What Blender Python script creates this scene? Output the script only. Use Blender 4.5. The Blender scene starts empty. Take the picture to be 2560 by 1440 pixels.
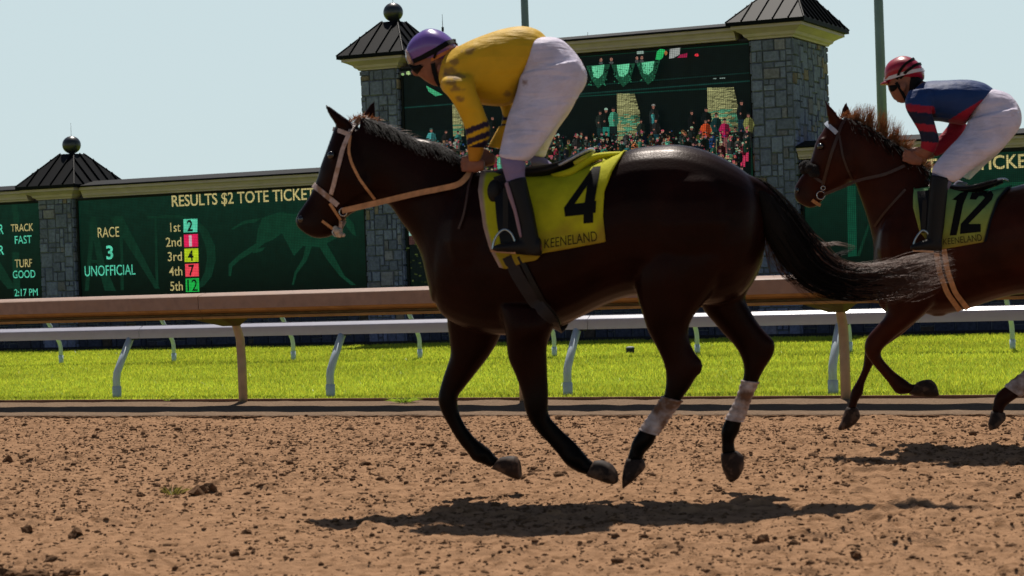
import bpy, bmesh, math, random
import numpy as np
from mathutils import Vector
from mathutils.bvhtree import BVHTree

# ------------------------------------------------------------------ camera
F = 5200.0; HC = 1.15; ROLL = math.radians(2.0); H0 = 665.0
TH = math.atan(9.0e-5 * F)                  # the rails run this much across the view
pitch = math.atan((H0 - 720) / F)
fwd = np.array([0, math.cos(pitch), math.sin(pitch)])
up0 = np.array([0, -math.sin(pitch), math.cos(pitch)])
X0 = np.array([1.0, 0, 0])
cR, sR = math.cos(ROLL), math.sin(ROLL)
CR = cR * X0 - sR * up0
CU = sR * X0 + cR * up0
O = np.array([0.0, 0.0, HC])
E = np.array([math.cos(TH), -math.sin(TH), 0.0])   # along the rails, to the right
N = np.array([math.sin(TH), math.cos(TH), 0.0])    # across the rails, away from the stand
Z = np.array([0, 0, 1.0])
def ray(px, py): return fwd + CR * (px - 1280) / F - CU * (py - 720) / F
def G(px, py, z=0.0):
    d = ray(px, py); return O + d * (z - HC) / d[2]
def PL(px, py, p0, n):
    d = ray(px, py); return O + d * np.dot(p0 - O, n) / np.dot(d, n)
def proj(p):
    v = np.asarray(p, float) - O
    w = v @ fwd
    return 1280 + F * (v @ CR) / w, 720 - F * (v @ CU) / w
def UV(u, v, z=0.0): return E * u + N * v + Z * z

scene = bpy.context.scene
col = scene.collection
cam = bpy.data.cameras.new('camera')
cam.sensor_width = 36; cam.lens = 36 * F / 2560; cam.clip_end = 6000; cam.clip_start = 0.1
camo = bpy.data.objects.new('camera', cam); col.objects.link(camo)
from mathutils import Matrix
camo.matrix_world = Matrix(((CR[0], CU[0], -fwd[0], O[0]), (CR[1], CU[1], -fwd[1], O[1]), (CR[2], CU[2], -fwd[2], O[2]), (0, 0, 0, 1)))
scene.camera = camo
cam.dof.use_dof = True; cam.dof.focus_distance = 19.0; cam.dof.aperture_fstop = 6.0

# ------------------------------------------------------------------ sky, sun, exposure
SUN_EL = math.radians(60)
w = bpy.data.worlds.new('World'); scene.world = w; w.use_nodes = True
nt = w.node_tree
bg = nt.nodes['Background']
sky = nt.nodes.new('ShaderNodeTexSky'); sky.sky_type = 'NISHITA'; sky.sun_disc = False
sky.sun_elevation = SUN_EL; sky.sun_rotation = math.radians(0); sky.air_density = 1.0; sky.dust_density = 0.8; sky.ozone_density = 1.0
bg.inputs[1].default_value = 0.05
# thin white haze low over the horizon
tcw = nt.nodes.new('ShaderNodeTexCoord'); sep = nt.nodes.new('ShaderNodeSeparateXYZ'); nt.links.new(tcw.outputs['Generated'], sep.inputs[0])
mrw = nt.nodes.new('ShaderNodeMapRange'); mrw.inputs[1].default_value = .142; mrw.inputs[2].default_value = .19; mrw.inputs[3].default_value = .88; mrw.inputs[4].default_value = 0.0
nt.links.new(sep.outputs[2], mrw.inputs[0])
mxw = nt.nodes.new('ShaderNodeMix'); mxw.data_type = 'RGBA'; nt.links.new(mrw.outputs[0], mxw.inputs[0]); nt.links.new(sky.outputs[0], mxw.inputs[6])
mxw.inputs[7].default_value = (12.9, 15.6, 16.2, 1); nt.links.new(mxw.outputs[2], bg.inputs[0])
sl = bpy.data.lights.new('sun', 'SUN'); sl.energy = 5.0; sl.angle = math.radians(0.5); sl.color = (1.0, 0.93, 0.84)
so = bpy.data.objects.new('sun', sl); col.objects.link(so)
so.rotation_euler = (-(math.pi / 2 - SUN_EL), 0, 0)
scene.view_settings.view_transform = 'Standard'; scene.view_settings.look = 'None'
scene.view_settings.exposure = 0.0; scene.view_settings.gamma = 1.0; scene.view_settings.use_curve_mapping = False
scene.cycles.max_bounces = 6; scene.cycles.diffuse_bounces = 1

rng = np.random.default_rng(7); random.seed(7)

# ------------------------------------------------------------------ materials
def S(r, g, b):
    f = lambda c: ((c / 255 + 0.055) / 1.055) ** 2.4 if c > 10 else c / 255 / 12.92
    return (f(r), f(g), f(b))
def mat(name, c, rough=0.6, spec=0.3, attr=None, noise=0.0, nscale=20, bump=0.0, bscale=60, metal=0.0, trans=0.0, sheen=0.0,
        stain=None, stscale=6, stlo=.55, coat=0.0, bdist=0.01, sthi=None):
    m = bpy.data.materials.new(name); m.use_nodes = True
    t = m.node_tree; n = t.nodes; L = t.links
    b = n['Principled BSDF']
    b.inputs['Base Color'].default_value = (*c, 1)
    b.inputs['Roughness'].default_value = rough
    b.inputs['Specular IOR Level'].default_value = spec
    b.inputs['Metallic'].default_value = metal
    b.inputs['Sheen Weight'].default_value = sheen
    b.inputs['Coat Weight'].default_value = coat
    b.inputs['Sheen Roughness'].default_value = .35; b.inputs['Coat Roughness'].default_value = .24
    tc = n.new('ShaderNodeTexCoord')
    src = None
    if attr:
        a = n.new('ShaderNodeVertexColor'); a.layer_name = attr; src = a.outputs['Color']
    def noise_node(sc, det=6):
        q = n.new('ShaderNodeTexNoise'); q.inputs['Scale'].default_value = sc; q.inputs['Detail'].default_value = det
        L.new(tc.outputs['Object'], q.inputs['Vector']); return q
    def mixc(a, bcol, fac, mode='MIX'):
        x = n.new('ShaderNodeMix'); x.data_type = 'RGBA'; x.blend_type = mode
        if isinstance(a, tuple): x.inputs[6].default_value = (*a, 1)
        else: L.new(a, x.inputs[6])
        if isinstance(bcol, tuple): x.inputs[7].default_value = (*bcol, 1)
        else: L.new(bcol, x.inputs[7])
        if isinstance(fac, float): x.inputs[0].default_value = fac
        else: L.new(fac, x.inputs[0])
        return x.outputs[2]
    cur = src if src is not None else c
    if noise > 0:
        q = noise_node(nscale)
        mr = n.new('ShaderNodeMapRange'); mr.inputs[1].default_value = .3; mr.inputs[2].default_value = .7
        mr.inputs[3].default_value = 1 - noise; mr.inputs[4].default_value = 1 + noise * .6
        L.new(q.outputs[0], mr.inputs[0])
        cur = mixc(cur, mr.outputs[0], 1.0, 'MULTIPLY')
    if stain:
        q = noise_node(stscale, 8)
        mr = n.new('ShaderNodeMapRange'); mr.inputs[1].default_value = stlo; mr.inputs[2].default_value = sthi or stlo + .12
        L.new(q.outputs[0], mr.inputs[0])
        cur = mixc(cur, stain, mr.outputs[0])
    if not isinstance(cur, tuple): L.new(cur, b.inputs['Base Color'])
    if bump > 0:
        q = noise_node(bscale); bp = n.new('ShaderNodeBump'); bp.inputs['Strength'].default_value = bump; bp.inputs['Distance'].default_value = bdist
        L.new(q.outputs[0], bp.inputs['Height']); L.new(bp.outputs[0], b.inputs['Normal'])
    if trans > 0:
        tr = n.new('ShaderNodeBsdfTranslucent'); mx = n.new('ShaderNodeMixShader'); mx.inputs[0].default_value = trans
        if isinstance(cur, tuple): tr.inputs[0].default_value = (*cur, 1)
        else: L.new(cur, tr.inputs[0])
        L.new(b.outputs[0], mx.inputs[1]); L.new(tr.outputs[0], mx.inputs[2]); L.new(mx.outputs[0], n['Material Output'].inputs[0])
    return m
def led(name, c=None, attr=None, strength=1.0, grad=False):
    """a lit LED panel: the picture's colour, broken into rows and columns of lamps"""
    m = bpy.data.materials.new(name); m.use_nodes = True
    t = m.node_tree; n = t.nodes; L = t.links
    b = n['Principled BSDF']; b.inputs['Base Color'].default_value = (.004, .005, .005, 1); b.inputs['Roughness'].default_value = .6
    b.inputs['Specular IOR Level'].default_value = .15
    tc = n.new('ShaderNodeTexCoord'); mp = n.new('ShaderNodeSeparateXYZ'); L.new(tc.outputs['Object'], mp.inputs[0])
    def wave(o, pitch_m):
        a = n.new('ShaderNodeMath'); a.operation = 'MULTIPLY'; a.inputs[1].default_value = 2 * math.pi / pitch_m; L.new(o, a.inputs[0])
        s_ = n.new('ShaderNodeMath'); s_.operation = 'SINE'; L.new(a.outputs[0], s_.inputs[0])
        r = n.new('ShaderNodeMapRange'); r.inputs[1].default_value = -1; r.inputs[2].default_value = 1; r.inputs[3].default_value = .62; r.inputs[4].default_value = 1.25
        L.new(s_.outputs[0], r.inputs[0]); return r.outputs[0]
    mu = n.new('ShaderNodeMath'); mu.operation = 'MULTIPLY'; L.new(wave(mp.outputs[0], .026), mu.inputs[0]); L.new(wave(mp.outputs[2], .026), mu.inputs[1])
    q = n.new('ShaderNodeTexNoise'); q.inputs['Scale'].default_value = 9; L.new(tc.outputs['Object'], q.inputs['Vector'])
    mr = n.new('ShaderNodeMapRange'); mr.inputs[1].default_value = .3; mr.inputs[2].default_value = .7; mr.inputs[3].default_value = .8; mr.inputs[4].default_value = 1.15; L.new(q.outputs[0], mr.inputs[0])
    m2 = n.new('ShaderNodeMath'); m2.operation = 'MULTIPLY'; L.new(mu.outputs[0], m2.inputs[0]); L.new(mr.outputs[0], m2.inputs[1])
    m3 = n.new('ShaderNodeMath'); m3.operation = 'MULTIPLY'; m3.inputs[1].default_value = strength; L.new(m2.outputs[0], m3.inputs[0])
    if grad:         # the picture on the screen runs from green at the top to black at the bottom
        gz = n.new('ShaderNodeMapRange'); gz.inputs[1].default_value = .9; gz.inputs[2].default_value = 2.4; gz.inputs[3].default_value = .22; gz.inputs[4].default_value = 1.25
        L.new(mp.outputs[2], gz.inputs[0]); m4 = n.new('ShaderNodeMath'); m4.operation = 'MULTIPLY'; L.new(m3.outputs[0], m4.inputs[0]); L.new(gz.outputs[0], m4.inputs[1]); m3 = m4
    if attr:
        a = n.new('ShaderNodeVertexColor'); a.layer_name = attr; L.new(a.outputs[0], b.inputs['Emission Color'])
    else: b.inputs['Emission Color'].default_value = (*c, 1)
    L.new(m3.outputs[0], b.inputs['Emission Strength'])
    return m

# ------------------------------------------------------------------ mesh helpers
def tag(o, label=None, cat=None, group=None, kind=None):
    if label: o['label'] = label
    if cat: o['category'] = cat
    if group: o['group'] = group
    if kind: o['kind'] = kind
    return o
def thing(name, loc, label, cat, group=None):
    o = bpy.data.objects.new(name, None); col.objects.link(o); o.location = Vector(loc); o.empty_display_size = .1
    bpy.context.view_layer.update()
    return tag(o, label, cat, group)
def setup(o, parent):
    col.objects.link(o)
    if parent is not None:
        o.parent = parent
        off = parent.location if parent.parent is None else Vector((0, 0, 0))
        o.matrix_parent_inverse = Matrix.Translation(-off)
    return o
class MB:
    def __init__(s): s.v = []; s.f = []; s.c = []
    def add(s, verts, faces, colr=None):
        k = len(s.v)
        s.v += [tuple(map(float, p)) for p in verts]; s.f += [tuple(i + k for i in f) for f in faces]
        s.c += [colr] * len(faces)
    def box(s, c, ax, ay, az, hx, hy, hz, colr=None):
        c = np.asarray(c, float)
        vs = [c + ax * (sx * hx) + ay * (sy * hy) + az * (sz * hz) for sx in (-1, 1) for sy in (-1, 1) for sz in (-1, 1)]
        s.add(vs, [(0, 1, 3, 2), (4, 6, 7, 5), (0, 4, 5, 1), (2, 3, 7, 6), (0, 2, 6, 4), (1, 5, 7, 3)], colr)
    def ubox(s, u0, u1, v0, v1, z0, z1, colr=None):
        s.box(UV((u0 + u1) / 2, (v0 + v1) / 2, (z0 + z1) / 2), E, N, Z, (u1 - u0) / 2, (v1 - v0) / 2, (z1 - z0) / 2, colr)
    def tube(s, pts, rs, n=12, colr=None, cap=True):
        pts = [np.asarray(p, float) for p in pts]
        if not hasattr(rs, '__len__'): rs = [rs] * len(pts)
        rings = []; ref = None
        for i, p in enumerate(pts):
            t = pts[min(i + 1, len(pts) - 1)] - pts[max(i - 1, 0)]; t = t / (np.linalg.norm(t) + 1e-9)
            if ref is None: ref = np.array([0, 0, 1.0]) if abs(t[2]) < .9 else np.array([1.0, 0, 0])
            a = np.cross(t, ref); a /= np.linalg.norm(a) + 1e-9; b = np.cross(a, t); ref = b
            rings.append([p + rs[i] * (math.cos(q) * a + math.sin(q) * b) for q in np.linspace(0, 2 * math.pi, n, endpoint=False)])
        s.rings(rings, colr, cap)
    def rings(s, rings, colr=None, cap=True):
        n = len(rings[0]); vs = [p for r in rings for p in r]; fs = []
        for i in range(len(rings) - 1):
            for j in range(n):
                a = i * n + j; b = i * n + (j + 1) % n
                fs.append((a, b, b + n, a + n))
        if cap:
            fs.append(tuple(range(n))[::-1]); fs.append(tuple((len(rings) - 1) * n + j for j in range(n)))
        s.add(vs, fs, colr)
    def ball(s, c, r, n=16, colr=None, sq=(1, 1, 1)):
        c = np.asarray(c, float); rings = []
        for i in range(n // 2 + 1):
            ph = math.pi * (i + .001) / (n // 2 + .002)
            rings.append([c + r * np.array([math.sin(ph) * math.cos(t) * sq[0], math.sin(ph) * math.sin(t) * sq[1], math.cos(ph) * sq[2]]) for t in np.linspace(0, 2 * math.pi, n, endpoint=False)])
        s.rings(rings, colr)
    def prof(s, prof, u0, u1, nseg=1, colr=None):
        """extrude a closed (v, z) profile along the rail direction"""
        rings = [[UV(u, v, z) for v, z in prof] for u in np.linspace(u0, u1, nseg + 1)]
        s.rings(rings, colr)
    def build(s, name, m, parent=None, smooth=False, attr=None):
        me = bpy.data.meshes.new(name); me.from_pydata(s.v, [], s.f)
        bm = bmesh.new(); bm.from_mesh(me); bmesh.ops.recalc_face_normals(bm, faces=bm.faces); bm.to_mesh(me); bm.free()
        if attr:
            ca = me.color_attributes.new(attr, 'FLOAT_COLOR', 'CORNER')
            arr = []
            for f, c in zip(s.f, s.c): arr += [(*(c or (0, 0, 0)), 1.0)] * len(f)
            ca.data.foreach_set('color', np.array(arr, float).ravel())
        if smooth == 'a':
            me.shade_smooth(); me.set_sharp_from_angle(angle=.6)
        elif smooth: me.shade_smooth()
        me.materials.append(m); me.update()
        return setup(bpy.data.objects.new(name, me), parent)
def bevel(o, wd, seg=2):
    md = o.modifiers.new('bevel', 'BEVEL'); md.width = wd; md.segments = seg; md.limit_method = 'ANGLE'; md.angle_limit = .6
    return o
# ------------------------------------------------------------------ value noise for terrain
def vnoise(x, y, seed):
    r = np.random.default_rng(seed); T = r.random((256, 256))
    xi = np.floor(x).astype(int); yi = np.floor(y).astype(int); fx = x - xi; fy = y - yi
    fx = fx * fx * (3 - 2 * fx); fy = fy * fy * (3 - 2 * fy)
    g = lambda a, b: T[a % 256, b % 256]
    return (g(xi, yi) * (1 - fx) + g(xi + 1, yi) * fx) * (1 - fy) + (g(xi, yi + 1) * (1 - fx) + g(xi + 1, yi + 1) * fx) * fy
VE = 14.42                                    # where the harrowed dirt ends, toward the rail
def dirt_h(u, v):
    h = .009 * (vnoise(u * .5, v * .9, 1) - .5) + .008 * (vnoise(u * 2.2, v * 3.5, 2) - .5) + .010 * (vnoise(u * 7, v * 9, 3) - .5)
    n4 = vnoise(u * 17, v * 19, 4); h += .012 * (n4 - .5)
    n5 = vnoise(u * 38, v * 38, 5); h += .008 * (n5 - .5)
    m = vnoise(u * 1.3 + 9, v * 2.2, 6)
    h += .030 * np.clip(vnoise(u * 9 + 5, v * 13, 7) - .66, 0, 1) / .34 * np.clip(m * 2 - .5, 0, 1)      # thrown clumps
    h -= .025 * np.clip(vnoise(u * 2.4 + 50, v * 4.5, 8) - .72, 0, 1) / .28                            # hoof prints
    g1 = vnoise(u * 55 + 3, v * 60, 14); g2 = vnoise(u * 24 + 8, v * 30, 15)
    h += .016 * np.clip(g1 - .55, 0, 1) * (.5 + m) + .022 * np.clip(g2 - .60, 0, 1) * (.4 + 1.2 * m)
    h -= .040 * np.clip((v - (VE - .14)) / .16, 0, 1)                # ridge the harrow leaves
    return h
m_dirt = mat('dirt', (.35, .202, .112), rough=1.0, spec=.05, noise=.22, nscale=9, bump=.8, bscale=130, bdist=.010, stain=(.17, .09, .045), stscale=14, stlo=.5, sthi=.72)
m_clod = mat('clod', (.16, .09, .05), rough=1, spec=.05, noise=.3, nscale=60, bump=.8, bscale=200)
m_strip = mat('strip', (.22, .15, .10), rough=1, spec=.05, noise=.3, nscale=40, bump=.8, bscale=150, bdist=.01)
m_earth = mat('earth', (.12, .16, .05), rough=1, spec=.05, noise=.3, nscale=2)

# far ground, to the horizon
b = MB(); b.add([(-2500, -2500, -.10), (2500, -2500, -.10), (2500, 3500, -.10), (-2500, 3500, -.10)], [(0, 1, 2, 3)])
tag(b.build('ground', m_earth), kind='structure')
# racing dirt: a fine sheet where the camera sees it, a coarse one round it
def grid_obj(name, us, vs, m, kind='structure'):
    Ug, Vg = np.meshgrid(us, vs, indexing='ij')
    h = dirt_h(Ug, Vg)
    Pt = Ug[..., None] * E + Vg[..., None] * N + h[..., None] * Z
    nu, nv = len(us), len(vs)
    idx = np.arange(nu * nv).reshape(nu, nv)
    q = np.stack([idx[:-1, :-1], idx[1:, :-1], idx[1:, 1:], idx[:-1, 1:]], -1).reshape(-1, 4)
    me = bpy.data.meshes.new(name)
    me.vertices.add(nu * nv); me.vertices.foreach_set('co', Pt.reshape(-1))
    me.loops.add(q.size); me.loops.foreach_set('vertex_index', q.ravel())
    me.polygons.add(len(q)); me.polygons.foreach_set('loop_start', np.arange(len(q)) * 4)
    me.update(calc_edges=True); me.validate(); me.materials.append(m); me.shade_smooth()
    o = setup(bpy.data.objects.new(name, me), None)
    return tag(o, kind=kind)
grid_obj('dirt_track', np.arange(-12.6, -.8, .015), np.arange(5.0, VE + .10, .0125), m_dirt)
def sheet(name, u0, u1, v0, v1, z, m):
    b = MB(); b.add([UV(u0, v0, z), UV(u1, v0, z), UV(u1, v1, z), UV(u0, v1, z)], [(0, 1, 2, 3)])
    return tag(b.build(name, m), kind='structure')
b = MB()
for (u0, u1, v0, v1) in ((-80, -12.59, -12, VE), (-.82, 60, -12, VE), (-12.59, -.82, -12, 5.01)):
    b.add([UV(u0, v0, -.015), UV(u1, v0, -.015), UV(u1, v1, -.015), UV(u0, v1, -.015)], [(0, 1, 2, 3)])
tag(b.build('outer_dirt', m_dirt), kind='structure')
# strip of packed earth under the rail, with a raised lip toward the track
b = MB(); us = np.linspace(-40, 20, 400)
prof = [(VE + .086, -.06), (VE + .084, .000), (VE + .10, .006), (VE + .14, .008), (14.9, .006), (15.5, .006), (16.02, .008), (16.03, -.06), (VE + .086, -.06)]
rings = []
for u in us:
    j = .008 * (vnoise(np.array(u * 9.), np.array(1.), 11) - .5) + .006 * (vnoise(np.array(u * 31.), np.array(2.), 12) - .5)
    rings.append([UV(u, v, z + (j if z >= 0 else 0)) for v, z in prof])
b.rings(rings)
tag(b.build('rail_strip', m_strip), kind='structure')
b = MB(); rings = []
for u in np.linspace(-14, 0, 900):
    j = .010 * float(vnoise(np.array(u * 14.), np.array(1.), 17)) + .008 * float(vnoise(np.array(u * 45.), np.array(2.), 18)) - .008
    rings.append([UV(u, VE + .05 + j, -.06), UV(u, VE + .045 + j * 2, -.004 + j * .9), UV(u, VE + .083, -.002 + j * .8), UV(u, VE + .083, -.06)])
b.rings(rings); tag(b.build('shade_toned_ledge', m_clod), kind='structure')  # front face takes the dark clod colour to deepen the ledge's shade
# loose clods over the dirt
CL = bmesh.new(); bmesh.ops.create_icosphere(CL, subdivisions=1, radius=1.0)
ico_v = np.array([v.co[:] for v in CL.verts]); ico_f = [[v.index for v in f.verts] for f in CL.faces]; CL.free()
CL = bmesh.new(); bmesh.ops.create_icosphere(CL, subdivisions=2, radius=1.0)
ico2_v = np.array([v.co[:] for v in CL.verts]); ico2_f = [[v.index for v in f.verts] for f in CL.faces]; CL.free()
def lump(c, r, base=ico_v, flat=.6):
    q = base.copy(); d = 1 + .38 * rng.standard_normal(len(q)) * (.8 if len(q) < 50 else .45)
    q = q * d[:, None] * r * np.array([1 + .5 * rng.random(), 1, flat * (.8 + .5 * rng.random())])
    a = rng.random() * 6.28; ca, sa = math.cos(a), math.sin(a)
    q = np.stack([q[:, 0] * ca - q[:, 1] * sa, q[:, 0] * sa + q[:, 1] * ca, q[:, 2]], 1)
    return q + c
def many(name, cs, rs, m):
    V = np.concatenate([lump(c, r) for c, r in zip(cs, rs)]); nb = len(ico_v); ft = np.array(ico_f)
    Fs = (ft[None] + (np.arange(len(cs)) * nb)[:, None, None]).reshape(-1, 3)
    me = bpy.data.meshes.new(name); me.vertices.add(len(V)); me.vertices.foreach_set('co', V.ravel())
    me.loops.add(Fs.size); me.loops.foreach_set('vertex_index', Fs.ravel()); me.polygons.add(len(Fs)); me.polygons.foreach_set('loop_start', np.arange(len(Fs)) * 3)
    me.update(calc_edges=True); me.validate(); me.materials.append(m)
    return setup(bpy.data.objects.new(name, me), None)
n = 125000
cu = rng.uniform(-12.4, -.9, n); cv = 5.2 + (VE - 5.2) * rng.random(n) ** .8
dens = vnoise(cu * 1.1, cv * 2.6, 21) * .6 + vnoise(cu * 4, cv * 8, 22) * .4
keep = dens > rng.uniform(.05, .70, n)
cu, cv = cu[keep], cv[keep]
rs = np.clip(.0040 * np.exp(rng.standard_normal(len(cu)) * .55), .0018, .026)
hh = dirt_h(cu, cv)
ne = 4500
eu = rng.uniform(-12.8, -1, ne); ev = VE + .045 - np.abs(rng.normal(0, .035, ne)); er = rng.uniform(.007, .019, ne); eh = dirt_h(eu, np.minimum(ev, VE)) + .004
cs = [UV(a, b_, c + r * .15) for a, b_, c, r in zip(np.r_[cu, eu], np.r_[cv, ev], np.r_[hh, eh], np.r_[rs, er])]
o = many('dirt_clods', cs, np.r_[rs, er], m_clod)
tag(o, 'loose crumbs of brown dirt scattered over the race track', 'dirt', kind='stuff')
# a few large clods one could pick up
big = [(500, 1236, .030), (526, 1232, .024), (413, 1232, .016), (418, 1218, .013), (352, 1240, .014), (18, 1155, .02), (944, 1066, .016), (1110, 1118, .012),
       (70, 1335, .017), (190, 1345, .022), (1905, 1362, .018), (620, 1336, .015), (2140, 1395, .016), (1240, 1268, .014)]
words = ['largest dark clod of dirt standing up on the left of the track', 'leaning slab-like clod right against the largest clod', 'small clod at the foot of the yellow weed tuft', 'clod caught in the top of the yellow weed tuft',
         'lone clod on the track just left of the weed tuft', 'clod on the dirt at the left edge of the photo, below the rail', 'clod far out on the dirt below the brown rail near the horse', 'small clod on the dirt left of the front hooves of horse 4',
         'flat clod in the lower left corner area, leftmost of two', 'flat clod in the lower left area, right of its neighbour', 'clod in front of the shadow of the horse with cloth 4, toward the camera', 'clod on the dirt left of the front tip of the big horse shadow',
         'clod near the bottom edge below the second horse', 'clod touching the shadow under the horse with cloth 4']
for (px, py, r), wd in zip(big, words):
    p = G(px, py); u_, v_ = p @ E, p @ N; z_ = float(dirt_h(np.array([u_]), np.array([v_]))[0])
    b = MB(); b.add(lump(UV(u_, v_, z_ + r * .5), r * 1.25, ico2_v, .95), ico2_f)
    tag(b.build('dirt_clod', m_clod), wd, 'clod', 'large clods on the track')
# near corner, bottom left: dark lumps added in place of a cast shadow
for k, (px, py, r, wd) in enumerate([(60, 1452, .045, 'dark lumpy heap standing in for a shadow at the bottom left corner'), (150, 1452, .03, 'smaller dark heap standing in for the same shadow beside the corner heap')]):
    p = G(px, py); b = MB()
    for q in range(9):
        b.add(lump(np.array([p[0] + rng.normal() * .06, p[1] + rng.normal() * .03, .01 + rng.random() * .02]), r * rng.uniform(.5, 1), ico2_v, .6), ico2_f)
    tag(b.build('shadow_heap', m_clod), wd, 'shadow heap', 'large clods on the track')  # added lumps in place of a cast shadow, grouped with the clods

# ------------------------------------------------------------------ turf
m_turf = mat('turf', (.30, .40, .02), rough=.9, spec=.1, noise=.35, nscale=5, bump=.8, bscale=90, bdist=.02)
m_shade_strip = mat('shade_strip_dark', (.020, .016, .010), rough=1, noise=.5, nscale=30, bump=1, bscale=60, bdist=.02)
m_blade = mat('blade', (.30, .42, .02), rough=.4, spec=.5, attr='c', trans=.6)
turf = sheet('turf', -60, 30, 16.06, 60, .012, m_turf)
sheet('building_shade_strip', -60, 30, 27.7, 28.98, .030, m_shade_strip)  # near-black strip standing in for the building's shadow on the grass
def blades(name, n, u0, u1, v0, v1, h0, h1, wd, dens=1.0):
    v = v0 + (v1 - v0) * rng.random(n) ** 1.35; u = rng.uniform(u0, u1, n) - (v - 16) * .55
    h = rng.uniform(h0, h1, n) * (.7 + .6 * vnoise(u * 1.5, v * 1.5, 31)); a = rng.uniform(0, 2 * np.pi, n)
    base = u[:, None] * E + v[:, None] * N + Z * .01
    dx = np.stack([np.cos(a), np.sin(a), np.zeros(n)], 1); wv = wd * (1 + (v - 16) / 12)
    lean = rng.normal(size=(n, 2)) * .45
    tip = base + np.stack([lean[:, 0] * h, lean[:, 1] * h, h], 1)
    V = np.stack([base - dx * wv[:, None], base + dx * wv[:, None], tip], 1).reshape(-1, 3)
    me = bpy.data.meshes.new(name); me.vertices.add(3 * n); me.vertices.foreach_set('co', V.ravel())
    me.loops.add(3 * n); me.loops.foreach_set('vertex_index', np.arange(3 * n)); me.polygons.add(n); me.polygons.foreach_set('loop_start', np.arange(n) * 3)
    me.update(calc_edges=True)
    k = (.7 + .5 * rng.random(n)) * (.70 + .35 * vnoise(u * .8, v * 1.2, 33) + .25 * vnoise(u * 3, v * 4, 34)); yel = rng.random(n)
    c = np.stack([(.43 + .15 * yel) * k, .56 * k, .05 * k, np.ones(n)], 1)
    ca = me.color_attributes.new('c', 'FLOAT_COLOR', 'CORNER'); ca.data.foreach_set('color', np.repeat(c, 3, 0).ravel())
    me.materials.append(m_blade)
    return setup(bpy.data.objects.new(name, me), None)
tag(blades('grass', 300000, -16, 3.5, 16.10, 27.8, .02, .045, .004), 'short bright green mown grass of the turf course', 'grass', kind='stuff')

# ------------------------------------------------------------------ rails
m_bkerb = mat('kerb_board', (.22, .10, .06), rough=.8, noise=.3, nscale=8)
m_brail = mat('rail_tan', (.32, .20, .145), rough=.55, spec=.35, noise=.16, nscale=14, stain=(.30, .17, .10), stscale=7, stlo=.55, sthi=.85, bump=.1, bscale=30)
m_under_bounce = mat('rail_underside_bounce', (.42, .22, .07), rough=.6, noise=.2, nscale=10)  # orange of light bounced up from the ground, put into the colour
m_brk = mat('bracket_brown', (.06, .014, .010), rough=.7)
m_bpost = mat('post_tan', (.46, .32, .20), rough=.5, spec=.4, noise=.15, nscale=10)
m_wrail = mat('rail_white', (.47, .47, .54), rough=.3, spec=.6, noise=.05, nscale=12, stain=(.45, .43, .45), stscale=9, stlo=.66, sthi=.8)
m_wpost = mat('post_white', (.50, .60, .66), rough=.4, spec=.5, noise=.1, nscale=9)
m_dark = mat('dark_metal', (.015, .015, .017), rough=.6)

b = MB(); b.ubox(-40, 20, 16.03, 16.06, -.1, .030)
o = b.build('kerb_board', m_bkerb); tag(o, 'low brown timber kerb board between the dirt track and the turf', 'kerb')

br = thing('safety_rail', UV(-7.4, 15.8), 'tan brown running rail with a broad covered top beside the dirt track', 'rail')
bprof = [(15.33, .865), (15.325, .975), (15.332, .981), (15.345, .985), (15.46, 1.006), (15.62, 1.0), (15.86, .985), (15.90, .97), (15.90, .865)]
uprof = [(15.345, .8645), (15.36, .845), (15.40, .828), (15.52, .822), (15.52, .804), (15.385, .800), (15.378, .785), (15.40, .776), (15.88, .776), (15.895, .8645)]
seams = [-18.5, -15.8, -13.0 - 2.1, PL(498, 732, UV(0, 15.35), N) @ E, 0, 4]
seams = [seams[3] - 4.9 * k for k in (2, 1, 0)] + [seams[3] + 4.9 * k for k in (1, 2, 3)]
seams = [float(s) for s in seams]
for a, c in zip(seams[:-1], seams[1:]):
    b = MB(); b.prof(bprof, a + .003, c - .003, 8)
    o = b.build('rail_section', m_brail, br, smooth='a')
    b = MB(); b.prof(uprof, a + .003, c - .003, 8); b.build('rail_underside_bounce', m_under_bounce, br)
bp0 = -10.212
for k in range(-2, 4):
    u = bp0 + 2.803 * k
    b = MB(); b.tube([UV(u, 16.0, 0), UV(u, 16.0, .35), UV(u, 15.985, .58), UV(u, 15.93, .70), UV(u, 15.84, .79)], [.041, .041, .04, .038, .038], 16)
    o = b.build('post', m_bpost, br, smooth=True)
    b = MB(); v0 = 15.42
    for s_ in (-1, 1):
        pass
    b.add([UV(u - .16, 15.45, .777), UV(u + .16, 15.45, .777), UV(u + .06, 15.80, .70), UV(u - .06, 15.80, .70), UV(u - .16, 15.9, .777), UV(u + .16, 15.9, .777), UV(u + .06, 15.9, .70), UV(u - .06, 15.9, .70)],
          [(0, 1, 2, 3), (4, 7, 6, 5), (0, 4, 5, 1), (3, 2, 6, 7), (0, 3, 7, 4), (1, 5, 6, 2)])
    b.build('bracket', m_brk, br)
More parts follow.
